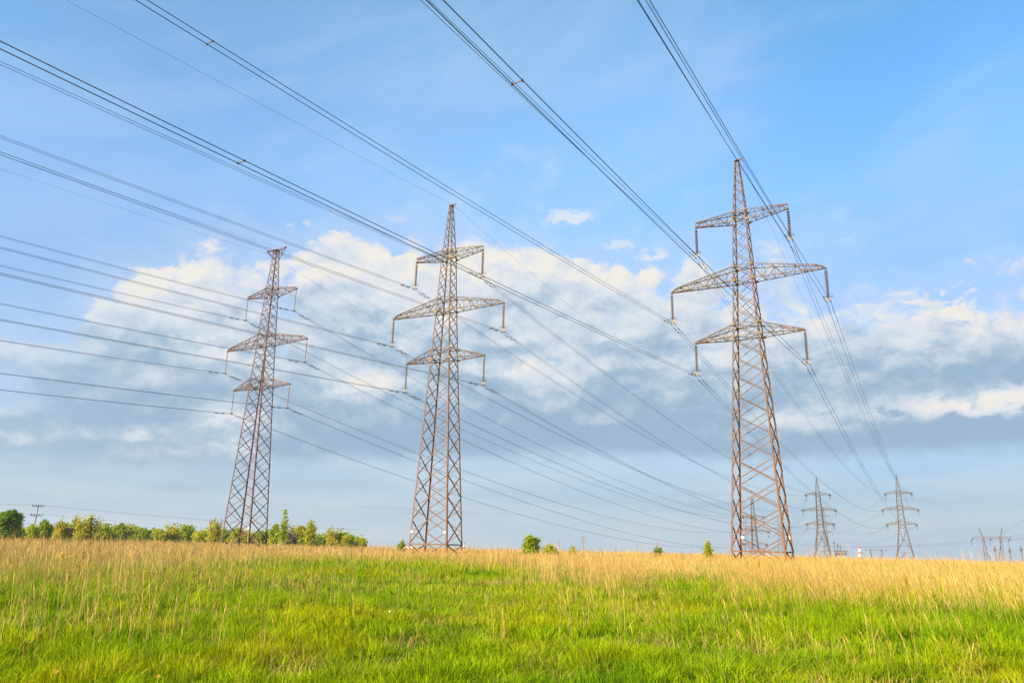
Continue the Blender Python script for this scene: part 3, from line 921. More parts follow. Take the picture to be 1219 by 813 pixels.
utility_pole(.0985, 420, 5.2, 'tiny dark utility pole on the horizon right of the round green bush', 3, .0, 1.2, .45)
utility_pole(.0665, 420, 2.6, 'tiny utility pole just right of the low bush beside the round bush', 1, .0, 1.2, .45)
utility_pole(-.1885, 380, 3.6, 'tiny utility pole on the horizon at the right end of the hedge', 1, .0, 1.0, .4)
b = at(.192, 300); q = MB(); q.lathe([(.22, 0), (.22, EYE - b.z + 2.6)], 8); o = q.build('marker_post', plain_mat('faded_red_post', (.36, .17, .11), .7), None); o.location = b
tag(o, 'faded reddish post on the horizon left of the small pointed conifer', 'post')

m_st, nt, p_, q_ = new_mat('red_white_stripes')
oz = nt.nodes.new('ShaderNodeSeparateXYZ'); nt.links.new(nt.nodes.new('ShaderNodeTexCoord').outputs['Object'], oz.inputs[0])
s_ = q_.m('GREATER_THAN', q_.m('FRACT', q_.mul(oz.outputs[2], 1.6)), .5)
nt.links.new(q_.mix(s_, (.75, .72, .68), (.55, .06, .04)), p_.inputs['Base Color'])
b = at(-.0565, 104); q = MB(); q.lathe([(.09, 0), (.09, 1.75), (.03, 1.8)], 8); o = q.build('marker_post', m_st); o.location = b
tag(o, 'short red and white striped post by the right foot of the middle pylon', 'post')
m_sb, nt, p_, q_ = new_mat('red_white_board')
ox = nt.nodes.new('ShaderNodeSeparateXYZ'); nt.links.new(nt.nodes.new('ShaderNodeTexCoord').outputs['Object'], ox.inputs[0])
s_ = q_.m('GREATER_THAN', q_.m('FRACT', q_.mul(q_.add(ox.outputs[0], ox.outputs[2]), 2.2)), .5)
nt.links.new(q_.mix(s_, (.75, .72, .68), (.55, .07, .045)), p_.inputs['Base Color'])
b = at(-.128, 90); r = empty('striped_barrier', b, -.128)
q = MB(); q.box((0, 0, 1.15), (1.0, .04, .26)); q.build('board', m_sb, r)
for x in (-.4, .4): q = MB(); q.bar((x, .03, 0), (x, .03, 1.02), .05); q.build('post', M_wood, r)
tag(r, 'low red and white striped board in dry grass at the middle pylon left foot', 'barrier')

# ------------------------------------------------------------------ foliage materials
def leaf_mat(name, trans=.35, rough=.6, spec=.15):
    m, nt, p, q = new_mat(name)
    at_ = nt.nodes.new('ShaderNodeAttribute'); at_.attribute_name = 'tint'
    nt.links.new(at_.outputs['Color'], p.inputs['Base Color'])
    p.inputs['Roughness'].default_value = rough
    p.inputs['Specular IOR Level'].default_value = spec
    tr = nt.nodes.new('ShaderNodeBsdfTranslucent'); nt.links.new(at_.outputs['Color'], tr.inputs[0])
    mx = nt.nodes.new('ShaderNodeMixShader'); mx.inputs[0].default_value = trans
    nt.links.new(p.outputs[0], mx.inputs[1]); nt.links.new(tr.outputs[0], mx.inputs[2])
    nt.links.new(mx.outputs[0], nt.nodes['Material Output'].inputs[0])
    return m
M_leaf = leaf_mat('leaf', .5, .7, .05)
M_grass = leaf_mat('grass_blade', .38, .75, .06)
M_dry = leaf_mat('dry_grass', .30, .7)

def np_mesh(name, verts, faces_list, colors, mat):
    """verts (n,3); faces_list: list of int arrays (m,k); colors (n,3)"""
    me = bpy.data.meshes.new(name)
    n = len(verts)
    me.vertices.add(n); me.vertices.foreach_set('co', verts.astype(np.float32).ravel())
    idx = np.concatenate([f.ravel() for f in faces_list]).astype(np.int32)
    sizes = np.concatenate([np.full(len(f), f.shape[1], np.int32) for f in faces_list])
    starts = np.concatenate([[0], np.cumsum(sizes)[:-1]]).astype(np.int32)
    me.loops.add(len(idx)); me.loops.foreach_set('vertex_index', idx)
    me.polygons.add(len(sizes)); me.polygons.foreach_set('loop_start', starts)
    me.update(calc_edges=True)
    a = me.attributes.new('tint', 'FLOAT_COLOR', 'POINT')
    c4 = np.ones((n, 4), np.float32); c4[:, :3] = colors
    a.data.foreach_set('color', c4.ravel())
    me.materials.append(mat)
    me.update()
    return me

# ------------------------------------------------------------------ trees and shrubs
def leaves_mesh(name, lobes, n, size, col, rng):
    """lobes: (cx,cy,cz,rx,ry,rz,weight); leaf quads sit mostly near the outside of the lobes, in twig clumps"""
    w = np.array([l[6] for l in lobes], float); w /= w.sum()
    k = rng.choice(len(lobes), n // 6 + 1, p=w)
    L = np.array(lobes)[k]
    d = rng.normal(size=(len(k), 3)); d /= np.linalg.norm(d, axis=1)[:, None]
    rad = rng.random(len(k)) ** .45 * rng.uniform(.75, 1.12, len(k))
    cen = L[:, :3] + d * L[:, 3:6] * rad[:, None]
    cen = np.repeat(cen, 6, axis=0)[:n]
    ctint = np.repeat(rng.uniform(.72, 1.28, len(k)), 6)[:n]
    hue = np.repeat(rng.normal(0, 1, len(k)), 6)[:n]
    P = cen + rng.normal(size=(n, 3)) * size * .95
    P[:, 2] = np.maximum(P[:, 2], .15)
    a = rng.normal(size=(n, 3)); a /= np.linalg.norm(a, axis=1)[:, None]
    b = rng.normal(size=(n, 3)); b -= a * (a * b).sum(1)[:, None]; b /= np.linalg.norm(b, axis=1)[:, None]
    s = size * rng.uniform(.55, 1.2, n)[:, None]
    V = np.stack([P - a * s, P - b * s * .55, P + a * s, P + b * s * .55], 1).reshape(-1, 3)
    F = np.arange(n * 4).reshape(n, 4)
    c = np.array(col)[None] * ctint[:, None] * rng.uniform(.85, 1.15, n)[:, None]
    c = c * np.stack([1 + .12 * hue, 1 + .02 * hue, 1 - .1 * hue], 1)
    c = np.repeat(np.clip(c, 0.005, .8), 4, axis=0)
    return np_mesh(name, V, [F], c, M_leaf)

def tree(name, az, d, top_px, w_px, col, label, kind='round', n=1500, group=None, bark=None, cat='tree'):
    """top_px: crown top above eye level, w_px: crown width, in metres at that distance"""
    rng = np.random.default_rng(int(abs(az) * 1e5) + int(d))
    b = at(az, d)
    r = empty(name, b, 0)
    H = EYE - b.z + top_px; W = w_px / 2
    lobes = []; sticks = MB()
    if kind == 'round':
        for i in range(11):
            a = rng.uniform(0, 2 * np.pi); q = rng.uniform(.25, .68) * W; z = H * rng.uniform(.42, .80)
            s = rng.uniform(.30, .48) * W
            lobes.append((q * np.cos(a), q * np.sin(a), z, s, s, s * .85, s * s))
        lobes.append((rng.uniform(-.2, .2) * W, 0, H * .82, W * .38, W * .38, H * .15, .5 * W * W))
        lobes.append((0, 0, H * .5, W * .62, W * .62, H * .33, .7 * W * W))
        lobes.append((0, 0, H * .28, W * .8, W * .8, H * .24, .9 * W * W))
    elif kind == 'wispy':
        m = int(rng.integers(5, 8))
        for i in range(m):
            x = (i / (m - 1) - .5) * 2 * W * .85; y = rng.uniform(-.5, .5) * W; h = H * rng.uniform(.68, 1.0) if i != m // 2 else H * .97
            for t in np.linspace(.25, .96, 7):
                s = W * (.30 * (1.12 - t) + .07)
                lobes.append((x * (.5 + .5 * t) + rng.normal() * .08 * W, y * (.5 + .5 * t), h * t, s, s, h * .085, s * s))
            sticks.tube([(x * .3, y * .3, .3), (x * .75, y * .7, h * .5), (x * (.5 + .5), y, h * .98)], .035, 4, .008)
    elif kind == 'slender':
        for t in np.linspace(.25, .98, 12):
            s = W * (1.0 - .75 * abs(t - .5) * 1.5 - .18 * rng.random())
            s = max(s, W * .14)
            lobes.append((rng.normal() * .15 * W, rng.normal() * .15 * W, H * t, s, s, H * .06, s * s))
    elif kind == 'cone':
        for t in np.linspace(.12, .97, 12):
            s = W * (1.05 - t) + .05 * W
            lobes.append((rng.normal() * .06 * W, rng.normal() * .06 * W, H * t, s, s, H * .06, s * s))
    elif kind == 'bush':
        for i in range(9):
            a = rng.uniform(0, 2 * np.pi); q = rng.uniform(.2, .75) * W; s = rng.uniform(.28, .5) * W
            lobes.append((q * np.cos(a), q * np.sin(a), H * rng.uniform(.35, .72), s, s, min(s, H * .28), s * s))
        lobes.append((0, 0, H * .55, W * .6, W * .6, H * .38, W * W * .8))
    if kind in ('wispy', 'slender', 'bush'): lobes.append((0, 0, H * .25, W * .85, W * .85, H * .26, 1.1 * sum(l[6] for l in lobes) * .35))
    tr = MB(); tz = H * (.86 if kind in ('slender', 'cone') else .6)
    bend = rng.normal(size=2) * .03 * H
    tr.tube([(0, 0, -.2), (bend[0] * .4, bend[1] * .4, tz * .5), (bend[0], bend[1], tz)], max(.05, H * .016), 7, .02)
    for l in lobes[:9]:
        t0 = rng.uniform(.3, .85)
        tr.tube([(bend[0] * t0, bend[1] * t0, tz * t0 * .9), (l[0] * .55, l[1] * .55, (tz * t0 + l[2]) * .5), (l[0], l[1], l[2])], max(.025, H * .006), 5, .01)
    tr.v += []
    o0 = len(tr.v); tr.v += sticks.v; tr.f += [tuple(i + o0 for i in f) for f in sticks.f]
    tr.build('trunk', bark or M_bark, r)
    me = leaves_mesh('crown', lobes, int(n * 2.8), size=max(.07, d * .00145), col=col, rng=rng)
    c = bpy.data.objects.new('crown', me); C.objects.link(c); c.parent = r
    tag(r, label, cat, group)
    return r

GREEN = (.32, .39, .014); DEEP = (.18, .28, .010); OLIVE = (.46, .44, .035); YEL = (.46, .47, .026); SPRING = (.38, .46, .022)
px = lambda x: .5668 * (x - 609.5) / 609.5 if False else math.atan2(x - 609.5 - .0, 913.0)   # azimuth of a bearing near the horizon
mp = lambda d: d / 913.0                                                                     # metres per photo pixel
HG = 'trees and shrubs of the hedge line'
hedge = [  # bearing, distance, rise above the horizon in px, width px, colour, kind, leaves, label
    (14, 165, 28, 48, DEEP, 'round', 3200, 'round dense dark green tree at the left edge of the picture'),
    (44, 185, 12, 22, SPRING, 'bush', 900, 'low yellow-green bush at the foot of the leaning wooden pole'),
    (57, 190, 17, 22, GREEN, 'round', 1100, 'small rounded green tree just right of the leaning wooden pole'),
    (76, 175, 20, 18, OLIVE, 'wispy', 700, 'wispy olive shrub, first one right of the small rounded tree'),
    (90, 175, 22, 18, OLIVE, 'wispy', 700, 'wispy olive shrub with thin top, left of the two tallest in the hedge'),
    (104, 172, 23, 18, OLIVE, 'wispy', 800, 'tall wispy olive shrub with upright twigs, left one of the tallest pair'),
    (117, 172, 24, 18, OLIVE, 'wispy', 800, 'tall wispy olive shrub with upright twigs, right one of the tallest pair'),
    (128, 180, 17, 20, YEL, 'bush', 900, 'yellowish bush right of the tall wispy olive pair'),
    (146, 195, 14, 28, GREEN, 'round', 1200, 'rounded green tree just right of the yellowish bush'),
    (171, 195, 12, 40, GREEN, 'bush', 1400, 'wide low green bush midway between the left edge and the dark red pylon'),
    (199, 185, 9, 26, YEL, 'bush', 900, 'low yellow-green bush left of the loose-topped tree'),
    (226, 200, 15, 24, SPRING, 'round', 900, 'loose-topped light green tree between low bushes left of the dark red pylon'),
    (245, 190, 11, 22, YEL, 'bush', 800, 'low yellowish bush close to the left of the tall wispy shrub by the pylon'),
    (259, 170, 25, 18, OLIVE, 'wispy', 800, 'tall wispy shrub at the left foot of the dark red pylon'),
    (277, 190, 10, 22, DEEP, 'bush', 800, 'dark low bush seen between the left legs of the dark red pylon'),
    (297, 195, 11, 22, YEL, 'bush', 800, 'yellowish bush seen between the middle legs of the dark red pylon'),
    (318, 195, 12, 24, GREEN, 'bush', 900, 'green bush at the right foot of the dark red pylon'),
    (331, 185, 18, 16, SPRING, 'round', 800, 'small bright tree touching the left side of the slender tree'),
    (341, 175, 35, 13, SPRING, 'slender', 330, 'slender tall sapling, highest of the hedge right of the dark red pylon'),
    (362, 185, 18, 22, YEL, 'round', 1000, 'yellow-green tree left of the pointed one in the hedge'),
    (374, 175, 22, 15, YEL, 'slender', 900, 'pointed yellow-green tree right of the grey bare shrub'),
    (387, 200, 5, 14, DEEP, 'bush', 500, 'small dark bush in the gap right of the pointed tree'),
    (402, 170, 21, 20, OLIVE, 'wispy', 800, 'wispy shrub near the right end of the hedge'),
    (420, 175, 9, 24, YEL, 'bush', 800, 'low yellow bush beside the wispy shrub at the right end of the hedge'),
    (436, 180, 5, 18, YEL, 'bush', 500, 'last and lowest bush at the right end of the hedge'),
]
for x, d, up, w, col, kind, n, lab in hedge:
    tree('hedge_tree' if kind in ('round', 'slender') else 'hedge_shrub', px(x), d, up * mp(d) * math.cos(px(x)), w * mp(d) * math.cos(px(x)) ** 2, col, lab, kind, n, HG, cat='tree' if kind in ('round', 'slender') else 'shrub')
for i, x in enumerate((30, 66, 83, 97, 111, 137, 157, 160, 184, 190, 211, 216, 236, 252, 268, 287, 306, 326, 348, 356, 368, 381, 393, 411, 428)):
    d = 186 + 9 * ((i * 7) % 5)
    tree('scrub_bush', px(x), d, (9.5 + 2.5 * ((i * 5) % 4) - (3.5 if x > 376 else 0)) * mp(d) * math.cos(px(x)), (24 + 4 * (i % 3)) * mp(d) * math.cos(px(x)) ** 2, (YEL, OLIVE, SPRING)[i % 3],
         'low yellow-green scrub bush filling the hedge between the taller trees', 'bush', 420, 'low scrub bushes of the hedge', cat='shrub')
tree('bare_shrub', px(352), 180, 15 * mp(180), 14 * mp(180), (.19, .17, .13), 'greyish nearly bare shrub between slender sapling and yellow-green tree', 'wispy', 320, HG, M_palebark, 'shrub')
tree('round_bush', px(637), 88, 12.0 * mp(88), 24 * mp(88), SPRING, 'round bright green bush standing alone right of the middle pylon', 'round', 1800, None, cat='shrub')
tree('low_bush', px(661), 92, 1.5 * mp(92), 26 * mp(92), YEL, 'low yellow-green bush touching the right of the round bush', 'bush', 700, None, cat='shrub')
tree('low_bush', px(687), 95, 1.5 * mp(95), 8 * mp(95), YEL, 'tiny yellow-green bush just right of the low bush', 'bush', 250, None, cat='shrub')
tree('low_bush', px(788), 120, 1.5 * mp(120), 10 * mp(120), (.22, .33, .06), 'tiny blue-green bush midway between round bush and conifer', 'bush', 300, None, cat='shrub')
tree('conifer', px(848), 95, 9 * mp(95), 13 * mp(95), (.40, .43, .03), 'small pointed conifer just left of the tallest pylon foot', 'cone', 900, None, cat='tree')
tree('low_bush', px(484), 112, 3 * mp(112), 12 * mp(112), GREEN, 'small green bush behind the left foot of the middle pylon', 'bush', 300, None, cat='shrub')

# ------------------------------------------------------------------ grass
def blades(N, x, y, h, w, lean_az, lean, col, face=None, levels=3, z0=None, tipw=.0, rng=RNG):
    """curved tapered blades as one vertex array"""
    z = ground(x, y) if z0 is None else z0
    fa = rng.uniform(0, 2 * np.pi, N) if face is None else face
    wx, wy = np.cos(fa) * w / 2, np.sin(fa) * w / 2
    lx, ly = np.sin(lean_az), np.cos(lean_az)
    V = []
    ts = [0, .5, 1.0] if levels == 3 else [0, 1.0]
    for t in ts:
        hor = lean * h * t * t
        up = h * t * np.sqrt(np.clip(1 - (lean * t * .75) ** 2, .05, 1))
        cx, cy, cz = x + lx * hor, y + ly * hor, z + up - (.02 if t == 0 else 0)
        if t < 1 or tipw:
            k = 1.0 if t == 0 else (.8 if t < 1 else tipw)
            V.append(np.stack([cx - wx * k, cy - wy * k, cz], -1)); V.append(np.stack([cx + wx * k, cy + wy * k, cz], -1))
        else: V.append(np.stack([cx, cy, cz], -1))
    V = np.stack(V, 1); nv = V.shape[1]
    base_i = (np.arange(N) * nv)[:, None]
    quads = []; tris = []
    for i in range(len(ts) - 1):
        last = i == len(ts) - 2 and not tipw
        if last: tris.append(base_i + np.array([[2 * i, 2 * i + 1, 2 * i + 2]]))
        else: quads.append(base_i + np.array([[2 * i, 2 * i + 1, 2 * i + 3, 2 * i + 2]]))
    return V.reshape(-1, 3), quads, tris, np.repeat(col, nv, axis=0)

class Pile:
    def __init__(s): s.V = []; s.Q = []; s.T = []; s.C = []; s.n = 0
    def add(s, V, q, t, c):
        s.Q += [a + s.n for a in q]; s.T += [a + s.n for a in t]
        s.V.append(V); s.C.append(c); s.n += len(V)
    def build(s, name, mat):
        F = []
        if s.Q: F.append(np.concatenate(s.Q))
        if s.T: F.append(np.concatenate(s.T))
        me = np_mesh(name, np.concatenate(s.V), F, np.concatenate(s.C), mat)
        o = bpy.data.objects.new(name, me); C.objects.link(o)
        return o

AZ_MAX = .86
def scatter(n, d0, d1, rng=RNG):
    d = np.sqrt(rng.random(n) * (d1 * d1 - d0 * d0) + d0 * d0)
    a = rng.uniform(-AZ_MAX, AZ_MAX, n)
    return d * np.sin(a), d * np.cos(a), d, a

_ba = [-.9, -.59, -.46, -.40, -.325, -.23, -.125, -.05, .0, .08, .14, .19, .24, .28, .33, .46, .57, .9]
_bd = [27, 28, 30, 36, 47, 60, 62, 58, 46, 35, 28, 31, 38, 28, 24, 22, 20.5, 20]
def dryness(x, y):
    """0 green sward .. 1 standing dead grass"""
    d = np.hypot(x, y); a = np.arctan2(x, y)
    b = np.interp(a, _ba, _bd)
    n = (vnoise(x, y, 6, 5) - .5) * 1.4 + (vnoise(x, y, 2.2, 6) - .5) * 1.2
    t = (d - b) / (b * .22) + n * 1.5
    m = smooth(-.9, 1.5, t)
    # the greener strip behind the near right-hand stand, and the mixed left-hand stand
    gap = smooth(.16, .26, a) * np.exp(-((d - 62) / 11.0) ** 2)
    gapl = smooth(-.34, -.46, a) * np.clip((vnoise(x, y, 4, 8) - .32) * 3, 0, 1) * (1 - smooth(45, 75, d))
    return np.clip(m * (1 - .85 * gap) * (1 - .6 * gapl), 0, 1)

def green_cols(x, y, n, rng=RNG):
    a = vnoise(x, y, 2.6, 11); b = vnoise(x, y, .6, 12); c3 = vnoise(x, y, 14, 13)
    base_ = np.array([.275, .375, .002]); lush = np.array([.145, .285, .002]); yel = np.array([.42, .41, .004])
    t = np.clip((a * .5 + b * .5 + c3 * .35 - .42) * 2.0 + rng.normal(0, .16, n), 0, 1)[:, None]
    c = lush * (1 - t) + base_ * t
    u = np.clip((vnoise(x, y, 1.3, 14) * .65 + vnoise(x, y, 6, 15) * .5 - .57) * 3.0 + rng.normal(0, .12, n), 0, .9)[:, None]
    c = c * (1 - .65 * u) + yel * .65 * u
    return np.clip(c * (rng.uniform(.62, 1.38, n) * (.72 + .56 * vnoise(x, y, .34, 16)))[:, None], .003, 1)

green = Pile()
def track(x, y):
    """flattened wheel track across the middle of the field"""
    d = np.hypot(x, y); a = np.arctan2(x, y)
    c = 32.5 + 2.0 * np.sin(a * 6) + (vnoise(x, y, 6, 61) - .5) * 2
    return np.exp(-((d - c) / 1.1) ** 2) * smooth(-.36, -.24, a) * (1 - smooth(.0, .10, a))
for n, d0, d1, w, hs in ((150000, 7.0, 14, .0120, .78), (190000, 14, 24, .0155, .80), (160000, 24, 42, .026, .9), (110000, 42, 85, .046, 1.0)):
    x, y, d, a = scatter(n, d0, d1)
    dr = dryness(x, y); tk = track(x, y)
    # tussocks: blades crowd round random crowns and splay outwards from them
    tuft = vnoise(x, y, .55, 21) * .55 + vnoise(x, y, .26, 22) * .35 + vnoise(x, y, 1.7, 24) * .35
    keep = (RNG.random(n) < 1 - .12 * dr) & (RNG.random(n) < np.clip((tuft - .34) * 3.0, .20, 1))
    x, y, d, a, dr, tuft, tk = (q[keep] for q in (x, y, d, a, dr, tuft, tk)); n = len(x)
    bank = smooth(34, 40, d) * (1 - smooth(52, 62, d)) * smooth(-.4, -.25, a) * (1 - smooth(.05, .15, a))
    h = (.10 + .50 * np.clip(tuft - .34, 0, 1)) * RNG.uniform(.55, 1.5, n) * hs
    h *= .86
    h *= (1 + .6 * smooth(.05, .5, a) * smooth(13, 22, d)) * (1 + .75 * dr + .7 * bank) * (1 - .72 * tk)
    e = .05
    gx = vnoise(x + e, y, .55, 21) - vnoise(x - e, y, .55, 21); gy = vnoise(x, y + e, .55, 21) - vnoise(x, y - e, .55, 21)
    la = np.arctan2(-gx, -gy) + RNG.normal(0, .9, n)
    lean = np.clip(RNG.normal(.52, .34, n), .02, 1.25)
    c = green_cols(x, y, n)
    c = c * (1 - .8 * tk[:, None]) + np.array([.33, .25, .06]) * (.8 * tk[:, None])
    drm = (.25 * dr * RNG.random(n))[:, None]
    c = c * (1 - drm) + np.array([.36, .30, .02]) * drm
    green.add(*blades(n, x, y, h, w * RNG.uniform(.6, 1.3, n), la, lean, c))
# taller tussocks standing out of the sward
nt_ = 3600
x, y, d, a = scatter(nt_, 8, 40)
k = (dryness(x, y) < .5) & (track(x, y) < .3) & (vnoise(x, y, 4, 71) > .36)
x, y, d = x[k], y[k], d[k]; nt_ = len(x)
m = 34
sz = RNG.uniform(.4, 1.15, nt_) * (.6 + .8 * vnoise(x, y, 7, 72))
tcol = green_cols(x, y, nt_) * RNG.uniform(.62, 1.1, nt_)[:, None]
X = np.repeat(x, m) + RNG.normal(0, .07, nt_ * m) * np.repeat(sz, m); Yy = np.repeat(y, m) + RNG.normal(0, .07, nt_ * m) * np.repeat(sz, m)
green.add(*blades(nt_ * m, X, Yy, np.repeat(sz, m) * RNG.uniform(.14, .40, nt_ * m), np.repeat(.007 + .0006 * d, m) * RNG.uniform(.8, 1.4, nt_ * m), RNG.uniform(0, 6.283, nt_ * m),
                  np.clip(RNG.normal(.55, .3, nt_ * m), .02, 1.2), np.repeat(tcol, m, axis=0) * RNG.uniform(.85, 1.15, nt_ * m)[:, None]))
# broader, darker leaves scattered in the sward
x, y, d, a = scatter(9000, 8, 32); n = len(x)
k = vnoise(x, y, 1.6, 31) > .62
x, y = x[k], y[k]; n = len(x)
cc = np.array([.05, .125, .02]) * RNG.uniform(.7, 1.5, n)[:, None]
green.add(*blades(n, x, y, RNG.uniform(.08, .24, n), RNG.uniform(.018, .04, n), RNG.uniform(0, 6.28, n), RNG.uniform(.3, 1.0, n), cc))
go = green.build('green_grass', M_grass)
tag(go, 'short lush green grass covering the foreground of the field', 'grass', kind='stuff')

dry = Pile()
def dry_cols(n, x, y, rng=RNG):
    t = np.clip(vnoise(x, y, 4, 41) * .7 + rng.normal(.15, .25, n), 0, 1)[:, None]
    c = np.array([.46, .28, .072]) * (1 - t) + np.array([.72, .51, .19]) * t
    return np.clip(c * rng.uniform(.75, 1.2, n)[:, None], .02, 1)
def stalks(x, y, hscale, w, plume, rng=RNG):
    n = len(x); a = np.arctan2(x, y)
    h = hscale * rng.uniform(.45, 1.15, n) * (.70 + .6 * vnoise(x, y, 3.4, 42)) * np.where(rng.random(n) < .10, rng.uniform(1.1, 1.65, n), 1.0)
    h = h * (1 + .22 * smooth(-.25, -.5, a))
    la = -np.pi / 2 + rng.normal(0, .7, n)
    right = smooth(.0, .25, a)
    la = np.where(rng.random(n) < .35 + .6 * right, la, rng.uniform(0, 2 * np.pi, n))
    lean = np.clip(rng.normal(.10, .09, n) + .20 * right * rng.random(n), 0, .8)
    c = dry_cols(n, x, y)
    view = np.arctan2(x, y)
    face = -view + rng.normal(0, .6, n)
    dry.add(*blades(n, x, y, h, w * rng.uniform(.7, 1.2, n), la, lean, c, face, 3, None, .5))
    # seed head on the upper fifth
    z = ground(x, y)
    hx, hy = np.sin(la), np.cos(la)
    def pt(t): return np.stack([x + hx * lean * h * t * t, y + hy * lean * h * t * t, z + h * t * np.sqrt(np.clip(1 - (lean * t * .75) ** 2, .05, 1))], -1)
    pl = plume * rng.uniform(.6, 1.3, n)
    p0, p1, p2 = pt(.76), pt(.88), pt(1.06)
    wv_ = np.stack([np.cos(face), np.sin(face), np.zeros(n)], -1) * pl[:, None] / 2
    V = np.stack([p0, p1 - wv_, p2, p1 + wv_], 1).reshape(-1, 3)
    F = np.arange(n * 4).reshape(n, 4)
    dry.add(V, [F], [], np.repeat(np.clip(c * 1.05, 0, .9), 4, axis=0))
    # one or two dead leaves
    k = rng.random(n) < .9; m = int(k.sum())
    t = rng.uniform(.15, .55, n)[k]
    q = np.stack([x, y, z], -1)[k]; q[:, 2] += h[k] * t
    V, Q, T, Cc = blades(m, q[:, 0], q[:, 1], h[k] * rng.uniform(.25, .45, m), w * rng.uniform(.9, 1.6, m), rng.uniform(0, 6.28, m), rng.uniform(.4, 1.1, m), c[k] * .95, None, 3, q[:, 2])
    dry.add(V, Q, T, Cc)

def stand(n, d0, d1, hs, w, plume, thr=0.0):
    x, y, d, a = scatter(n, d0, d1)
    dr = dryness(x, y)
    clump = np.clip(2.6 * (vnoise(x, y, 1.6, 43) * .6 + vnoise(x, y, .6, 44) * .5) - .80, .05, 1) * (.45 + .55 * smooth(-.15, .1, np.arctan2(x, y)) + .35 * smooth(50, 70, d))
    k = RNG.random(len(x)) < dr * clump
    stalks(x[k], y[k], hs, w, plume)
stand(66000, 16, 36, .98, .0052, .010)
stand(95000, 36, 62, .90, .0075, .013)
stand(120000, 62, 105, .82, .0125, .021)
stand(80000, 105, 190, .80, .025, .038)
# short dead litter at the foot of the stands
x, y, d, a = scatter(70000, 18, 80); k = RNG.random(len(x)) < .25 * dryness(x, y) + .1 * (dryness(x, y) > .3); x, y = x[k], y[k]; n = len(x); d = np.hypot(x, y)
dry.add(*blades(n, x, y, RNG.uniform(.25, .8, n), .006 + .0003 * d, RNG.uniform(0, 6.28, n), RNG.uniform(.1, .9, n), dry_cols(n, x, y)))
# taller feathery reeds that rise above the horizon
x, y, d, a = scatter(2600, 30, 64)
k = (RNG.random(2600) < .15 + .7 * smooth(.1, .45, a)) & (dryness(x, y) > .4) & (vnoise(x, y, 4, 45) > .45)
stalks(x[k], y[k], 1.55, .006, .014)
# scattered stalks and straw in the green
x, y, d, a = scatter(9000, 12, 45); k = (vnoise(x, y, 2.5, 51) * .7 + vnoise(x, y, .7, 54) * .4 > .60 - .17 * smooth(-.15, -.5, a)); stalks(x[k], y[k], .75, .0055, .009)
x, y, d, a = scatter(70000, 8, 36); k = (vnoise(x, y, 1.2, 52) * .6 + vnoise(x, y, 5, 53) * .5 > .565); x, y = x[k], y[k]; n = len(x)
dry.add(*blades(n, x, y, RNG.uniform(.10, .38, n), RNG.uniform(.004, .009, n), RNG.uniform(0, 6.28, n), RNG.uniform(.5, 1.25, n), dry_cols(n, x, y)))
do = dry.build('dry_grass', M_dry)
tag(do, 'tall straw-coloured dead grass standing across the back of the field', 'grass', kind='stuff')

# ------------------------------------------------------------------ small flowers
M_dand = plain_mat('dandelion_yellow', (.80, .52, .02), .7)
M_stem = plain_mat('flower_stem', (.16, .24, .04), .6)
M_clock = plain_mat('dandelion_clock', (.55, .53, .48), .9)
def flower(x, y, h, lab, group=None, clock=False):
    b = Vector((x, y, gz(x, y)))
    r = empty('dandelion', b)
    q = MB(); q.tube([(0, 0, 0), (.01, .01, h * .6), (.02, 0, h)], .006, 5); q.build('stem', M_stem, r)
    q = MB()
    if clock: q.lathe([(.005, -.023), (.018, -.017), (.025, 0), (.018, .018), (.004, .025)], 10, (.02, 0, h + .02))
    else:
        for ring, (rr, zz) in enumerate(((.035, .0), (.026, .010), (.014, .016))):
            for k in range(14):
                t = 2 * math.pi * (k + ring * .4) / 14
                p = Vector((.02, 0, h + zz)); e = p + Vector((math.cos(t) * rr, math.sin(t) * rr, .006)); s = Vector((-math.sin(t), math.cos(t), 0)) * .006
                i = len(q.v); q.v += [tuple(p - s * .5), tuple(e - s), tuple(e + s), tuple(p + s * .5)]; q.f.append((i, i + 1, i + 2, i + 3))
        q.lathe([(.004, -.02), (.012, -.008), (.012, 0)], 8, (.02, 0, h))
    q.build('flower_head', M_clock if clock else M_dand, r)
    tag(r, lab, 'flower', group)
def gpt(X, Y):
    """ground point seen at a photo pixel"""
    u0 = X - 609.5; v0 = 406.5 - Y
    u = u0 * cr - v0 * sr; v = v0 * cr + u0 * sr
    dv = _rt * u + _up * v + _fw * 881.32
    t = -(EYE - .22) / dv.z
    return dv.x * t, dv.y * t
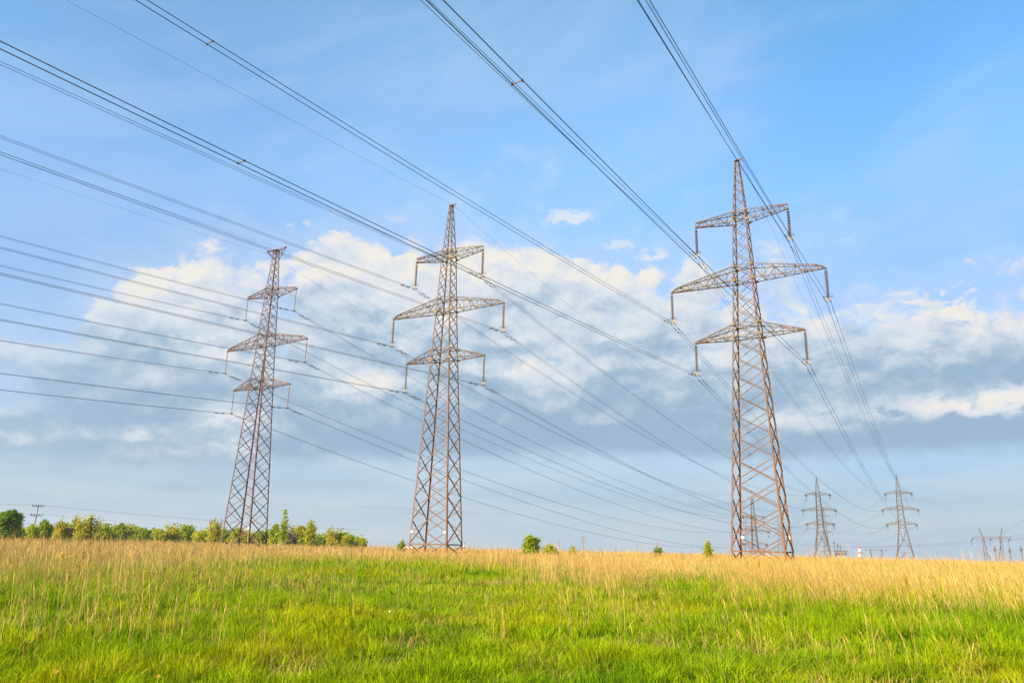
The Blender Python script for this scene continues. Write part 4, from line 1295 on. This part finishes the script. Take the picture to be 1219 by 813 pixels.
for X, Y, lab in ((832, 722, 'yellow dandelion below the right-hand dry grass, left of a close pair'), (888, 735, 'yellow dandelion, left one of a close pair at the green edge'), (893, 739, 'yellow dandelion, right one of a close pair at the green edge'),
                  (473, 694, 'yellow dandelion far back in the green, left of the middle pylon'), (388, 704, 'yellow dandelion in green grass below the right end of the hedge'), (545, 700, 'orange-yellow dandelion in green grass just below the middle pylon'),
                  (66, 798, 'yellow dandelion in the short grass near the lower left corner'), (187, 803, 'yellow dandelion at the lower edge of the picture, left of middle')):
    flower(*gpt(X, Y), .22, lab, 'dandelions in the grass')
flower(*gpt(463, 731), .25, 'single white dandelion seed head in the middle of the green grass', None, True)
for i, (X, Y, lab) in enumerate(((68, 671, 'leftmost'), (75, 668, 'middle'), (82, 672, 'rightmost'))):
    x, y = gpt(X, Y); b = Vector((x, y, gz(x, y)))
    r = empty('flowering_weed', b)
    q = MB()
    for k in range(7): q.tube([(0, 0, 0), (random.uniform(-.15, .15), random.uniform(-.1, .1), .35), (random.uniform(-.3, .3), random.uniform(-.2, .2), random.uniform(.5, .7))], .008, 4)
    tips = [v for v in q.v if v[2] > .45]
    q.build('stem', M_stem, r)
    f = MB()
    for v in tips[::2]: f.lathe([(.01, -.04), (.055, -.01), (.05, .03), (.01, .05)], 6, v)
    f.build('flower_head', M_dand, r)
    tag(r, 'yellow-flowered weed in the left dry grass, %s of the three' % lab, 'flower', 'yellow weeds in the left dry grass')

# ------------------------------------------------------------------ air
hm = bpy.data.materials.new('clear_evening_air'); hm.use_nodes = True
hn = hm.node_tree; hn.nodes.clear()
ho = hn.nodes.new('ShaderNodeOutputMaterial'); hv = hn.nodes.new('ShaderNodeVolumePrincipled')
hv.inputs['Color'].default_value = (.80, .88, .96, 1); hv.inputs['Density'].default_value = .00019; hv.inputs['Anisotropy'].default_value = .2
hn.links.new(hv.outputs[0], ho.inputs['Volume'])
mb = MB(); mb.box((0, 0, 0), (6400, 6400, 150.0))
hz = mb.build('haze', hm); hz.location = (0, 0, -150.0 / 2 + 62.0)
tag(hz, 'thin evening haze over the field', 'haze', kind='stuff')
